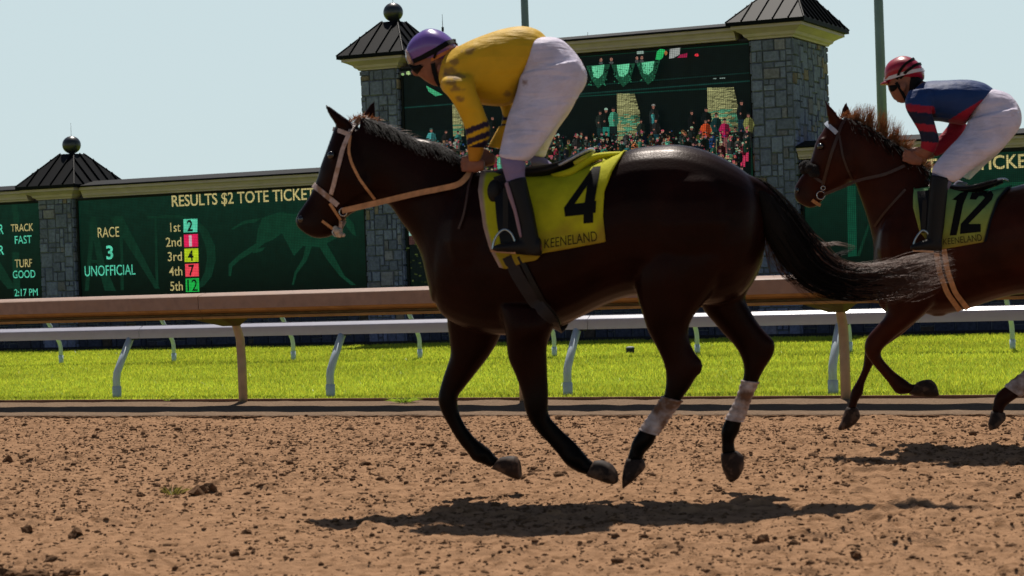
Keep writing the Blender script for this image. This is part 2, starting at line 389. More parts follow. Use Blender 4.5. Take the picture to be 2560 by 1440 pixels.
def gooseneck(label, v, lean, z0, z1, u0, sp, ks, u_a, u_b, secs, hw, r, zb):
    t = thing('turf_rail', UV(-7, v), label, 'rail')
    vc = v + lean
    prof = [(vc - hw, z0), (vc - hw, z1 - .042), (vc - hw + .003, z1 - .036), (vc - hw + .010, z1 - .031), (vc + hw * .5, z1), (vc + hw * .3, z1), (vc + hw * .8, z1 - .008), (vc + hw, z1 - .03), (vc + hw, z0)]
    for a, c in zip(secs[:-1], secs[1:]):
        b = MB(); b.prof(prof, a + .0025, c - .0025, 6); b.build('rail_section', m_wrail, t, smooth='a')
    for k in ks:
        u = u0 + sp * k; b = MB()
        pts = [UV(u, v, 0), UV(u, v, zb * .8), UV(u, v + lean * .06, zb), UV(u, v + lean * .3, zb + (z0 - zb) * .3), UV(u, v + lean * .95, z0 + .01)]
        b.tube(pts, r, 14); p_ = b.build('post', m_wpost, t, smooth=True)
        b = MB(); b.tube([UV(u, v, -.02), UV(u, v, .13)], r * 1.18, 14); b.build('post_sleeve', m_wpost, p_, smooth=True)
        b = MB(); b.ubox(u - .06, u + .06, vc - hw * .8, vc + hw * .8, z0 - .012, z0 - .002); b.build('saddle_plate', m_dark, p_)
    return t
s0 = -11.78
gooseneck('white running rail of the turf course just behind the brown rail', 16.43, .27, .577, .700, -9.549, 2.357, range(-2, 5), -20, 5, [s0 - 4.7, s0, s0 + 4.7 + .0, s0 + 9.4, s0 + 14.1], .055, .036, .26)
gooseneck('far white running rail across the turf, mostly hidden behind the brown rail', 23.5, -.30, .615, .73, -14.20, 1.875, range(-4, 7), -24, 2, [-26, -21.3, -16.6, -11.9, -7.2, -2.5, 3], .05, .028, .30)

# small black light can on the grass, weed tufts
p = G(1576, 887); t = thing('ground_light', p, 'small black canister with a white lid standing on the turf', 'ground light')
b = MB(); b.tube([p + Z * 0, p + Z * .085], [.05, .052], 20); b.build('canister', m_dark, t, smooth=False)
b = MB(); b.tube([p + Z * .0855, p + Z * .098, p + Z * .104], [.054, .05, .02], 20); b.build('lid', m_wrail, t)
def weed(px, py, n, r, h, label, c1, z=.02):
    p = G(px, py, z); b = MB()
    for i in range(n):
        a = rng.uniform(0, 6.28); q = p + np.array([math.cos(a), math.sin(a), 0]) * rng.random() * r * .5
        tip = q + np.array([math.cos(a) * r * rng.uniform(.3, 1), math.sin(a) * r * rng.uniform(.3, 1), h * rng.uniform(.5, 1)])
        s_ = np.cross(tip - q, [0, 0, 1.]); s_ = s_ / (np.linalg.norm(s_) + 1e-6) * .004
        k = rng.uniform(.6, 1.2); mid = (q + tip) / 2 + Z * h * .12
        b.add([q - s_ * .6, q + s_ * .6, mid + s_, tip, mid - s_], [(0, 1, 2, 3, 4)], tuple(np.array(c1) * k))
    tag(b.build('weed_tuft', m_blade, attr='c'), label, 'weed', 'weed tufts')
weed(430, 1236, 36, .09, .05, 'yellowish weed tuft growing out of the dirt among clods', (.20, .17, .04), .0)
weed(1010, 1006, 90, .13, .05, 'green weed tuft growing over the brown kerb board', (.30, .42, .04), .012)
weed(418, 1002, 20, .05, .03, 'tiny weed sprig on the kerb board left of the brown post', (.26, .32, .05), .04)
# ------------------------------------------------------------------ tote board building
VB = 28.96
PB = UV(0, VB)
def B(px, py, dv=0.0):                       # pixel -> (u, z) on the board's front plane
    p = PL(px, py, UV(0, VB + dv), N); return float(p @ E), float(p[2])
m_mortar = None
m_stone = mat('stone', (.3, .3, .3), rough=.9, spec=.15, attr='c', noise=.3, nscale=22, bump=.6, bscale=45, bdist=.02)
m_cream = mat('cornice_cream', (.42, .335, .345), rough=.55, spec=.3, noise=.12, nscale=4, stain=(.36, .32, .24), stscale=3, stlo=.6, sthi=.85)
m_roof = mat('roof_metal', (.0035, .0045, .006), rough=.6, spec=.08, metal=.0, noise=.2, nscale=3)
m_black = mat('black_frame', (.006, .007, .008), rough=.7, spec=.2)
m_ball = mat('finial', (.022, .025, .030), rough=.35, spec=.6, noise=.3, nscale=6)
m_wallback = mat('back_wall', (.12, .12, .12), rough=.9)
bd = thing('tote_board', UV(-15.5, VB), 'long stone tote board building with green lit screens and dark pyramid roofs', 'tote board')

def pack(W, H, cell):
    nu, nz = max(1, round(W / cell)), max(1, round(H / cell)); cu, cz = W / nu, H / nz
    used = np.zeros((nu, nz), bool); out = []
    for j in range(nz):
        for i in range(nu):
            if used[i, j]: continue
            opts = [(2, 2), (1, 1), (2, 3), (3, 2), (1, 2), (2, 1), (3, 3), (2, 2)]; random.shuffle(opts)
            for a, c in opts + [(1, 1)]:
                if i + a <= nu and j + c <= nz and not used[i:i + a, j:j + c].any():
                    used[i:i + a, j:j + c] = True; out.append((i * cu, j * cz, a * cu, c * cz)); break
    return out
def stone_col():
    g = random.uniform(.17, .27); k = random.random()
    if k < .03: return (g * 1.05, g * .82, g * .68)
    if k < .11: return (g * .88, g * .84, g * 1.08)
    return (g * .72, g * .80, g * 1.25)
def stones(mb, o, du, W, H, nrm, cell=.082, dim=1.0):
    for (x, z, w_, h_) in pack(W, H, cell):
        g = .005 + random.random() * .003; j = lambda: random.uniform(-.003, .003)
        d = random.uniform(.012, .03); c = tuple(q * dim for q in stone_col())
        c0 = [(x + g + j(), z + g + j()), (x + w_ - g + j(), z + g + j()), (x + w_ - g + j(), z + h_ - g + j()), (x + g + j(), z + h_ - g + j())]
        cx = x + w_ / 2; cz = z + h_ / 2
        base = [o + du * a + Z * b_ for a, b_ in c0]
        top = [o + du * (cx + (a - cx) * .9) + Z * (cz + (b_ - cz) * .9) + nrm * (d + random.uniform(-.004, .004)) for a, b_ in c0]
        mb.add(base + top, [(4, 5, 6, 7), (0, 1, 5, 4), (1, 2, 6, 5), (2, 3, 7, 6), (3, 0, 4, 7)], c)
def pier(u0, u1, v0, v1, z1, sides=('f', 'r', 'l'), z0=0.0):
    b = MB(); b.ubox(u0, u1, v0, v1, z0 - .05 if z0 == 0 else z0, z1, (.11, .12, .14))
    if 'f' in sides: stones(b, UV(u0, v0, z0), E, u1 - u0, z1 - z0, -N)
    if 'r' in sides: stones(b, UV(u1, v0, z0), N, v1 - v0, z1 - z0, E)
    if 'l' in sides: stones(b, UV(u0, v1, z0), -N, v1 - v0, z1 - z0, -E)
    return b.build('stone_pier', m_stone, bd, attr='c')
# right tower side depth from the photograph
u_rc = -8.96
L_rc = 0.3
while proj(UV(u_rc, VB + L_rc, 4.27))[0] < 2066 and L_rc < 3: L_rc += .01
pier(-22.437, -21.76, VB - .03, VB + 1.0, 2.56)
pier(-16.05, -15.42, VB - .03, VB + 1.1, 4.32)
pier(-9.575, u_rc, VB - .03, VB + L_rc, 4.30)
# walls behind the screens
b = MB()
b.ubox(-33, -22.45, VB + .14, VB + .95, -.05, 2.60); b.ubox(-21.75, -16.07, VB + .14, VB + .95, -.05, 2.60)
b.ubox(-15.40, -9.59, VB + .14, VB + 1.0, -.05, 4.36); b.ubox(u_rc + .012, 2, VB + .20, VB + .95, -.05, 2.56)
b.build('back_wall', m_wallback, bd)
# stone base below the screens
b = MB()
for (u0, u1) in ((-33, -22.44), (-21.75, -16.06), (-15.40, -9.58), (u_rc + .02, 0)):
    b.ubox(u0, u1, VB + .02, VB + .139, -.05, .62, (.11, .12, .14)); stones(b, UV(u0, VB + .02), E, u1 - u0, .62, -N, .1, .30)
b.build('stone_base', m_stone, bd, attr='c')
# cornices: a moulded gutter in cream with a dark roof edge
def cornice(u0, u1, zb, zt, vf=VB, out=.13, back=None, ret=None):
    h = zt - zb; back = back or vf + .9
    pr = [(vf, zb), (vf - .025, zb), (vf - .03, zb + h * .12), (vf - .055, zb + h * .2), (vf - .06, zb + h * .38), (vf - .09, zb + h * .62), (vf - out + .01, zb + h * .72), (vf - out, zb + h * .75), (vf - out, zt), (back, zt), (back, zb)]
    b = MB(); n = max(1, int((u1 - u0) / 3.05)); sg = np.linspace(u0, u1, n + 1)
    for a, c in zip(sg[:-1], sg[1:]): b.prof(pr, a + .004, c - .004)
    b.build('cornice', m_cream, bd)
    b = MB(); b.prof([(vf - out - .03, zt), (vf - out - .03, zt + .028), (vf + .3, zt + .12), (back + .03, zt + .05), (back + .03, zt)], u0, u1)
    b.build('roof_edge', m_roof, bd)
cornice(-33, -22.66, 2.56, 2.735); cornice(-21.52, -16.32, 2.56, 2.735)
cornice(-15.17, -9.80, 4.33, 4.50); cornice(u_rc + .03, 2, 2.545, 2.70, VB + .05)
def tower(u0, u1, v0, v1, zb, zt, eave, zap, top=.15, ballr=.16):
    """flared square cornice, standing-seam pyramid roof, ball and rod"""
    b = MB(); h = zt - zb
    lv = [(0, 0), (.02, 0), (.03, .12), (.055, .22), (.07, .42), (.12, .62), (.15, .72), (.165, .76), (.165, 1.0)]
    rings = []
    for o_, t_ in lv:
        o2 = o_ / .165 * eave * .8; z_ = zb + h * t_
        rings.append([UV(u0 - o2, v0 - o2, z_), UV(u1 + o2, v0 - o2, z_), UV(u1 + o2, v1 + o2, z_), UV(u0 - o2, v1 + o2, z_)])
    b.rings(rings); b.build('cornice', m_cream, bd)
    uc, vc = (u0 + u1) / 2, (v0 + v1) / 2; b = MB(); e = eave
    r0 = [UV(u0 - e, v0 - e, zt + .001), UV(u1 + e, v0 - e, zt + .001), UV(u1 + e, v1 + e, zt + .001), UV(u0 - e, v1 + e, zt + .001)]
    r1 = [p + Z * .055 for p in r0]
    ap = [UV(uc - top, vc - top, zap), UV(uc + top, vc - top, zap), UV(uc + top, vc + top, zap), UV(uc - top, vc + top, zap)]
    b.rings([r0, r1, ap])
    for k in range(4):                                   # seams and hip caps
        A, Bq, a2, b2 = r1[k], r1[(k + 1) % 4], ap[k], ap[(k + 1) % 4]
        nrm = np.cross(Bq - A, a2 - A); nrm /= np.linalg.norm(nrm); nrm = nrm if nrm[2] > 0 else -nrm
        b.tube([A, a2], .014, 6)
        w_ = np.linalg.norm(Bq - A); n = max(3, int(w_ / .23))
        for i in range(1, n):
            f = i / n; p = A + (Bq - A) * f
            # seam runs straight up the slope to the hip or the top
            d = (a2 + b2) / 2 - (A + Bq) / 2; x = f * w_; half = np.linalg.norm(b2 - a2) / 2
            lim = min(1.0, (min(x, w_ - x)) / (w_ / 2 - half))
            q = p + d * lim
            sd = (Bq - A) / w_; m_ = (p + q) / 2 + nrm * .012; ln = np.linalg.norm(q - p)
            if ln > .05: b.box(m_, sd, (q - p) / ln, nrm, .006, ln / 2, .014)
    rf = b.build('roof', m_roof, bd)
    b = MB(); c = UV(uc, vc, zap + ballr * 1.0); b.ball(c, ballr, 28, sq=(1.0, 1.0, .96)); b.tube([UV(uc, vc, zap - .02), UV(uc, vc, zap + .01), UV(uc, vc, zap + .05)], [.09, .05, .035], 16)
    b.build('ball_finial', m_ball, rf, smooth=True)
    b = MB(); b.tube([c + Z * ballr * .9, c + Z * (ballr + .22)], [.004, .002], 6); b.build('rod', m_dark, rf)
tower(-22.437, -21.76, VB - .03, VB + 1.0, 2.56, 2.735, .28, 3.35)
tower(-16.05, -15.42, VB - .03, VB + 1.1, 4.325, 4.50, .28, 5.12)
tower(-9.575, u_rc, VB - .03, VB + L_rc, 4.31, 4.50, .28, 5.15)

# ------------------------------------------------------------------ the screens
m_led = led('led_green', (.0016, .017, .0100), strength=1.0, grad=True)
m_ledc = led('led_colour', attr='c', strength=1.0)
def screen(u0, u1, z0, z1, name='screen', v=VB + .06):
    b = MB(); b.ubox(u0, u1, v, v + .075, z0, z1)
    s_ = b.build(name, m_led, bd)
    b = MB()
    for a in ((u0 - .03, u0, z0 - .03, z1 + .03), (u1, u1 + .03, z0 - .03, z1 + .03), (u0, u1, z1, z1 + .03), (u0, u1, z0 - .03, z0)):
        b.ubox(a[0], a[1], v - .03, v + .076, a[2], a[3])
    b.build('screen_frame', m_black, s_)
    return s_
VS = VB + .06
def BS(px, py): return B(px, py, .06)
sA = screen(-32.9, -22.50, .66, 2.52); sB = screen(-21.68, -16.12, .66, 2.52)
sC = screen(-15.34, -9.63, .66, 4.28); sD = screen(u_rc + .08, 1.9, .66, 2.49, v=VB + .09)
CREAM = (.50, .42, .17); MINT = (.10, .62, .40); DK = (.002, .006, .005)
def flat(parent, polys, name, dv=.002):
    """polys: list of (list of (px,py) or (u,z), colour)"""
    b = MB()
    for i, (pts, c) in enumerate(polys):
        q = [BS(*p) for p in pts]
        b.add([UV(u, VS - dv - .00012 * i, z) for u, z in q], [tuple(range(len(q)))], c)
    me = bpy.data.meshes.new(name); me.from_pydata(b.v, [], b.f)
    ca = me.color_attributes.new('c', 'FLOAT_COLOR', 'CORNER'); arr = []
    for f, c in zip(b.f, b.c): arr += [(*c, 1.0)] * len(f)
    ca.data.foreach_set('color', np.array(arr, float).ravel()); me.materials.append(m_ledc)
    return setup(bpy.data.objects.new(name, me), parent)
def glyphs(txt, size=1.0, bold=0.0, space=1.0):
    cu = bpy.data.curves.new('t', 'FONT'); cu.body = txt; cu.size = size; cu.offset = bold; cu.space_character = space; cu.resolution_u = 4
    ob = bpy.data.objects.new('t', cu); col.objects.link(ob); dg = bpy.context.evaluated_depsgraph_get()
    me = bpy.data.meshes.new_from_object(ob.evaluated_get(dg)); v = np.array([x.co[:] for x in me.vertices]); f = [tuple(p.vertices) for p in me.polygons]
    bpy.data.objects.remove(ob); bpy.data.curves.remove(cu); bpy.data.meshes.remove(me)
    return v, f
def stext(parent, items, name='screen_text', dv=.004):
    for txt, x0, yb, x1, yt, c, bold in items:           # where each word stands on its screen
        b = MB(); v, f = glyphs(txt, 1, bold); mn = v.min(0); mx = v.max(0)
        (u0, z0), (u1, _), (_, z1) = BS(x0, yb), BS(x1, yb), BS(x0, yt)
        uu = u0 + (v[:, 0] - mn[0]) / (mx[0] - mn[0]) * (u1 - u0); zz = z0 + (v[:, 1] - mn[1]) / (mx[1] - mn[1]) * (z1 - z0)
        b.add([UV(a, VS - dv, z) for a, z in zip(uu, zz)], f, c)
        me = bpy.data.meshes.new(name); me.from_pydata(b.v, [], b.f)
        ca = me.color_attributes.new('c', 'FLOAT_COLOR', 'CORNER'); arr = []
        for f, c in zip(b.f, b.c): arr += [(*c, 1.0)] * len(f)
        ca.data.foreach_set('color', np.array(arr, float).ravel()); me.materials.append(m_ledc)
        setup(bpy.data.objects.new(name, me), parent)
# ghost letters and running horse on the left screen
GH = (.0026, .027, .014)
poly = []
poly += [([(212, 727), (228, 541), (240, 541), (222, 727)], GH), ([(226, 548), (238, 541), (262, 660), (290, 727), (262, 727), (244, 660)], GH), ([(220, 650), (246, 650), (247, 657), (219, 657)], GH),
         ([(274, 542), (306, 540), (400, 722), (388, 722)], GH), ([(300, 560), (306, 560), (310, 725), (302, 725)], GH), ([(386, 545), (392, 545), (397, 722), (390, 722)], GH), ([(368, 541), (410, 539), (410, 545), (369, 547)], GH)]
import itertools
arc_o = [(410, 538), (450, 537), (490, 548), (520, 575), (538, 615), (540, 650), (530, 690), (510, 715), (480, 728)]
arc_i = [(480, 722), (500, 705), (512, 680), (518, 645), (514, 615), (500, 580), (478, 556), (445, 545), (410, 544)]
for i in range(8):
    poly.append(([arc_o[i], arc_o[i + 1], arc_i[7 - i], arc_i[8 - i]], GH))
GH2 = (.003, .034, .017)
hb = [[(655, 545), (700, 530), (735, 535), (760, 560), (772, 600), (735, 640), (705, 583), (682, 600), (660, 608), (640, 605), (645, 575)], [(735, 535), (780, 528), (850, 545), (860, 585), (800, 618), (760, 615), (730, 605), (722, 590)],
      [(645, 605), (662, 608), (640, 625), (600, 650), (575, 672), (573, 660), (600, 635)], [(655, 545), (640, 555), (605, 562), (582, 575), (578, 572), (610, 552), (645, 546)], [(795, 610), (812, 600), (835, 640), (862, 690), (890, 712), (878, 713), (850, 690), (815, 645)],
      [(765, 612), (782, 612), (768, 650), (742, 685), (735, 712), (730, 712), (737, 680), (758, 645)], [(850, 545), (868, 540), (885, 560), (890, 590), (880, 585), (862, 560), (850, 585)], [(572, 660), (582, 662), (578, 690), (572, 690)], [(635, 622), (665, 618), (655, 628), (632, 634)]]
for h in hb: poly.append((h, GH2))
flat(sB, poly, 'screen_picture')
for bp_ in [([(459, 548), (494, 547), (494, 580), (459, 581)], (.10, .60, .38)), ([(460, 587), (495, 585), (496, 617), (461, 618)], (.72, .012, .09)), ([(461, 622), (496, 621), (497, 654), (462, 655)], (.46, .62, .015)),
          ([(463, 660), (497, 658), (498, 691), (464, 692)], (.85, .06, .09)), ([(464, 697), (498, 695), (499, 729), (465, 730)], (.012, .42, .06))]: flat(sB, [bp_], 'number_square', dv=.006)
stext(sB, [('RESULTS $2 TOTE TICKETS', 431, 522, 803, 488, CREAM, .012), ('RACE', 246, 594, 299, 569, CREAM, .0), ('3', 267, 649, 284, 614, MINT, .02), ('UNOFFICIAL', 213, 691, 340, 665, MINT, .0),
           ('1st', 427, 580, 452, 557, CREAM, 0), ('2nd', 416, 617, 455, 594, CREAM, .004), ('3rd', 421, 653, 456, 630, CREAM, .004), ('4th', 424, 690, 457, 667, CREAM, .004), ('5th', 427, 727, 458, 704, CREAM, .004),
           ('2', 469, 579, 483, 550, DK, .025), ('1', 474, 616, 481, 588, (.6, .45, .5), .0), ('4', 471, 653, 485, 625, DK, .025), ('7', 473, 690, 487, 662, DK, .025), ('12', 470, 728, 495, 699, DK, .005)], dv=.010)
flat(sA, [([(-120, 560), (-60, 556), (40, 720), (20, 722)], GH), ([(30, 630), (48, 630), (52, 740), (34, 740)], GH), ([(30, 508), (44, 507), (48, 560), (34, 560)], (.003, .03, .016))], 'screen_picture')
stext(sA, [('TRACK', 28, 580, 84, 561, CREAM, 0), ('FAST', 38, 610, 80, 590, MINT, 0), ('TURF', 38, 669, 81, 649, CREAM, 0), ('GOOD', 33, 696, 89, 677, MINT, 0), ('2:17 PM', 37, 741, 95, 723, MINT, 0), ('WEATHER', -88, 590, 10, 565, MINT, .01), ('CLEAR', -60, 640, 11, 616, MINT, .01)], dv=.006)
# right screen
VS = VB + .09
def BS(px, py): return B(px, py, .09)
flat(sD, [([(2118, 465), (2140, 464), (2142, 640), (2120, 642)], (.003, .05, .026)), ([(2142, 640), (2170, 560), (2176, 560), (2150, 640)], GH), ([(2440, 462), (2620, 450), (2620, 490), (2440, 500)], (.003, .04, .02))], 'screen_picture')
stext(sD, [('RESULTS $2 TOTE TICKET', 2086, 449, 2595, 410, CREAM, .012)], dv=.006)
VS = VB + .06
def BS(px, py): return B(px, py, .06)
# big screen: the grandstand and its crowd, as the camera sends it
pic = []
def rect(x0, y0, x1, y1, c, sl=-.055): pic.append(([(x0, y0), (x1, y0 + sl * (x1 - x0)), (x1, y1 + sl * (x1 - x0)), (x0, y1)], c))
BG = (.0015, .004, .004)
rect(1004, 178, 1878, 705, BG, -.078)
rect(1004, 268, 1878, 272, (.004, .03, .024), -.078); rect(1440, 215, 1878, 217, (.004, .03, .024), -.078); rect(1440, 240, 1772, 243, (.003, .035, .025), -.06)
rect(1004, 330, 1130, 420, (.002, .007, .006))
rect(1020, 575, 1150, 590, (.25, .45, .38)); rect(1020, 590, 1150, 612, (.05, .022, .02))
R = random.Random(3)
def blob(x, y, w_, h_, c, n=7):
    a0 = R.random()
    pic.append(([(x + w_ * math.cos(2 * math.pi * (i + a0) / n) * R.uniform(.75, 1.1), y + h_ * math.sin(2 * math.pi * (i + a0) / n) * R.uniform(.8, 1.1)) for i in range(n)], c))
for i in range(330):                           # hedge in front of the stand
    x, y = R.uniform(1018, 1885), R.uniform(608, 708); g = R.uniform(.01, .09); blob(x, y, R.uniform(2, 5), R.uniform(1.5, 3), (g * .7, g, g * .25), 5)
# stone columns of the stand
for (x0, x1, y0, y1, yl) in ((1545, 1603, 235, 385, 1), (1772, 1852, 220, 400, 1), (1138, 1168, 262, 345, 0)):
    for j in range(int((y1 - y0) / 3.2)):
        y = y0 + j * 3.2
        taper = (j * 3.2) / (y1 - y0)
        xr = x1 - 14 * max(0, 1 - taper * 3.2) if x0 > 1500 else x1
        x = x0 + taper * 3
        while x < xr - 2:
            w_ = min(R.uniform(8, 22), xr - x); side = x > x0 + (xr - x0) * .66
            k = R.uniform(.55, 1.15) * (.42 if side and R.random() < .7 else 1)
            base = (.32, .32, .14) if (R.random() < .62 or y < y0 + 50) else (.09, .30, .17)
            rect(x, y, x + w_, y + 2.7, tuple(q * k for q in base)); x += w_ + .6
# bunting
for x0, y0 in ((1472, 166), (1535, 163), (1597, 157)):
    pic.append(([(x0, y0), (x0 + 60, y0 - 4), (x0 + 46, y0 + 42), (x0 + 30, y0 + 56), (x0 + 14, y0 + 36)], (.008, .06, .03)))
    pic.append(([(x0 + 14, y0 + 1), (x0 + 46, y0 - 3), (x0 + 42, y0 + 20), (x0 + 31, y0 + 31), (x0 + 19, y0 + 28)], (.13, .55, .30)))
    for i in range(26): blob(x0 + R.uniform(6, 52), y0 + R.uniform(4, 50), 2.2, 1.8, (.02, .16, .08), 5)
    for i in range(8): blob(x0 + R.choice([R.uniform(3, 13), R.uniform(46, 56)]), y0 + R.uniform(0, 30), 2.5, 2.5, BG, 5)
pic.append(([(1074, 215), (1115, 238), (1098, 242), (1080, 230)], (.05, .35, .16)))
pic.append(([(1646, 150), (1650, 130), (1658, 124), (1670, 126), (1664, 146), (1656, 152)], (.02, .42, .11))); pic.append(([(1680, 148), (1682, 124), (1708, 121), (1706, 138), (1692, 146)], (.30, .32, .30))); pic.append(([(1700, 146), (1708, 138), (1726, 134), (1724, 145)], (.28, .01, .05))); blob(1749, 139, 6, 4, (.75, .03, .05)); blob(1672, 134, 4, 6, (.35, .13, .04))
for x in (1510, 1536, 1458, 1600, 1612): blob(x, 152 - (x - 1500) * .05, 4, 5, (.30, .14, .10)); blob(x, 160 - (x - 1500) * .05, 6, 4, (.05, .06, .06))
rect(1600, 130, 1617, 137, (.25, .35, .3)); rect(1008, 180, 1040, 190, (.02, .02, .02)); blob(1016, 187, 4, 4, (.3, .5, .2)); blob(1030, 184, 6, 6, (.35, .5, .2)); blob(1042, 180, 4, 4, (.5, .05, .1)); blob(1052, 186, 5, 4, (.2, .25, .2))
rect(1790, 197, 1798, 199, (.3, .4, .35)); rect(1806, 196, 1820, 198, (.3, .4, .35))
def figure(x, y, s, top, legs, skin=(.36, .16, .11), hat=None, sit=False):
    """x, y: top of the head; s: head height"""
    J = lambda a: a * s * R.uniform(.8, 1.15)
    pic.append(([(x - J(.8), y + s * 1.35), (x - J(.45), y + s * .98), (x + J(.4), y + s * .95), (x + J(.8), y + s * 1.3), (x + J(1.1), y + s * 2.4), (x + J(1.0), y + s * 3.1), (x + J(.7), y + s * 4.0), (x - J(.7), y + s * 4.0), (x - J(.9), y + s * 3.2), (x - J(1.15), y + s * 2.3)], top))
    hw_ = tuple(a * .3 for a in top); pic.append(([(x + s * .1, y + s * 1.0), (x + s * .95, y + s * 1.2), (x + s * 1.05, y + s * 3.2), (x + s * .7, y + s * 4.0), (x + s * .25, y + s * 3.9), (x - s * .05, y + s * 2.4)], hw_))
    if not sit:
        pic.append(([(x - s * .7, y + s * 3.9), (x + s * .7, y + s * 3.9), (x + s * .65, y + s * 7.2), (x + s * .1, y + s * 7.2), (x, y + s * 4.6), (x - s * .12, y + s * 7.2), (x - s * .65, y + s * 7.2)], legs))
    blob(x, y + s * .5, s * .34, s * .48, skin, 8)
    hc = hat or (.01, .01, .01)
    pic.append(([(x - s * .40, y + s * .32), (x - s * .34, y + s * .08), (x - s * .1, y - s * .1), (x + s * .2, y - s * .06), (x + s * .36, y + s * .1), (x + s * .40, y + s * .34)], hc))
    blob(x + s * R.uniform(-.5, .5), y + s * 2.7, s * .22, s * .25, skin, 5)
named = [(1508, 278, 11, (.02, .03, .025), (.01, .04, .04), None), (1523, 272, 12, (.006, .01, .01), (.03, .30, .22), (.30, .48, .36)), (1541, 270, 12, (.10, .50, .30), (.01, .02, .02), None), (1641, 262, 12, (.02, .03, .03), (.01, .01, .01), (.2, .2, .18)),
         (1640, 282, 4, (.08, .45, .40), (.05, .3, .3), None), (1610, 300, 10, (.02, .04, .03), (.02, .05, .05), None), (1647, 298, 10, (.03, .03, .03), (.01, .06, .08), None), (1737, 278, 11, (.006, .008, .01), (.01, .01, .01), None),
         (1773, 270, 12, (.006, .01, .012), (.01, .01, .01), None), (1798, 284, 12, (.01, .05, .05), (.01, .02, .02), None), (1861, 253, 12, (.006, .01, .012), (.01, .03, .05), None), (1878, 284, 12, (.32, .33, .10), (.02, .02, .02), None),
         (1772, 299, 12, (.85, .11, .03), (.03, .03, .03), None), (1819, 298, 12, (.62, .02, .12), (.3, .1, .1), (.01, .01, .01)), (1846, 318, 13, (.01, .02, .015), (.15, .2, .1), None), (1737, 318, 10, (.02, .03, .03), (.02, .02, .02), (.25, .36, .22)),
         (1462, 330, 10, (.01, .015, .02), (.01, .02, .02), None), (1404, 336, 11, (.03, .1, .08), (.02, .05, .05), (.2, .34, .3)), (1380, 345, 10, (.05, .25, .25), (.02, .05, .05), None), (1570, 340, 10, (.12, .34, .26), (.02, .02, .02), (.28, .34, .06)),
         (1088, 322, 11, (.10, .50, .48), (.02, .02, .02), (.02, .06, .05)), (1125, 326, 10, (.02, .02, .02), (.02, .02, .02), None), (1241, 292, 10, (.006, .01, .01), (.01, .01, .01), None), (1155, 328, 9, (.06, .30, .25), (.02, .02, .02), None)]
for q in named: figure(q[0], q[1], q[2], tuple(a * .6 for a in q[3]), tuple(a * .6 for a in q[4]), skin=(.24, .10, .07), hat=q[5])
tops = [(.12, .45, .30), (.02, .05, .05), (.01, .01, .012), (.01, .012, .02), (.45, .03, .08), (.03, .20, .20), (.30, .34, .28), (.02, .08, .25), (.55, .16, .06), (.06, .06, .06), (.10, .40, .25), (.20, .26, .05), (.008, .01, .01)]
for row in range(7):
    for i in range(64):
        x = R.uniform(1010, 1880); y = 335 + row * 16 + R.uniform(-5, 5) - (x - 1500) * .03
        if x < 1370 and y < 345: continue
        if row == 0 and R.random() < .35: continue
        s_ = R.uniform(6, 11.5); c = R.choice(tops); k = R.choice([.06, .12, .2, .45, .8])
        figure(x, y, s_, tuple(a * k for a in c), R.choice(tops), skin=tuple(a * R.uniform(.5, 1.1) for a in (.40, .17, .12)), hat=R.choice([None, None, (.25, .36, .24), (.01, .01, .01), (.1, .05, .02), (.35, .06, .08)]), sit=R.random() < .6)
for i in range(1500):
    x = R.uniform(1010, 1882); y = 338 + abs(R.gauss(0, 45)) - (x - 1500) * .03
    if y > 470: continue
    k = R.choice([0, 0, .1, .5]); blob(x, y, R.uniform(1, 3.4), R.uniform(1, 3.4), tuple(a * k + .002 for a in R.choice(tops + [(.36, .16, .11), (.3, .36, .28)])), 5)
flat(sC, pic, 'screen_picture')

# ------------------------------------------------------------------ poles and aerials behind
m_pole = mat('pole_grey', (.16, .20, .22), rough=.45, spec=.4, metal=.2, noise=.15, nscale=2)
for (px, py, r0_, lab) in ((1313, 60, .078, 'tall grey light pole rising behind the jockey in yellow'), (2198, 60, .088, 'tall grey light pole rising behind the second horse and its rider')):
    p = PL(px, py, UV(0, 38), N); base = np.array([p[0], p[1], 0]); t = thing('light_pole', base - Z * .1, lab, 'light pole', 'light poles behind the board')
    b = MB(); b.tube([base - Z * .1, base + Z * 5, base + Z * 14], [r0_ * 1.18, r0_, r0_ * .7], 20); b.build('shaft', m_pole, t, smooth=True)
    b = MB(); b.box(base + Z * 14.1, E, N, Z, .9, .05, .05)
    for k in (-.8, -.3, .3, .8): b.box(base + E * k - N * .15 + Z * 14.25, E, N, Z, .17, .08, .14)
    b.build('lamp_bar', m_pole, t)
for (px, y0, y1, lab) in ((1107, 35, 78, 'thin whip aerial with a small box showing above the purple helmet'), (1470, 80, 104, 'short thin aerial on the roof edge right of the jockey in yellow'), (278, 430, 462, 'short stub aerial on the roof edge beside the small left tower')):
    p0 = PL(px, y1, UV(0, VB + .5), N); p1 = PL(px, y0, UV(0, VB + .5), N)
    t = thing('aerial', p0, lab, 'aerial', 'aerials on the roof'); b = MB(); b.tube([p0 - Z * .12, [p0[0], p0[1], p1[2]]], [.007, .003], 8); b.build('rod', m_dark, t)
    b = MB(); b.box(p0 + Z * (.02 if px != 1107 else .03), E, N, Z, .014, .014, .035); b.build('mount', m_dark, t)
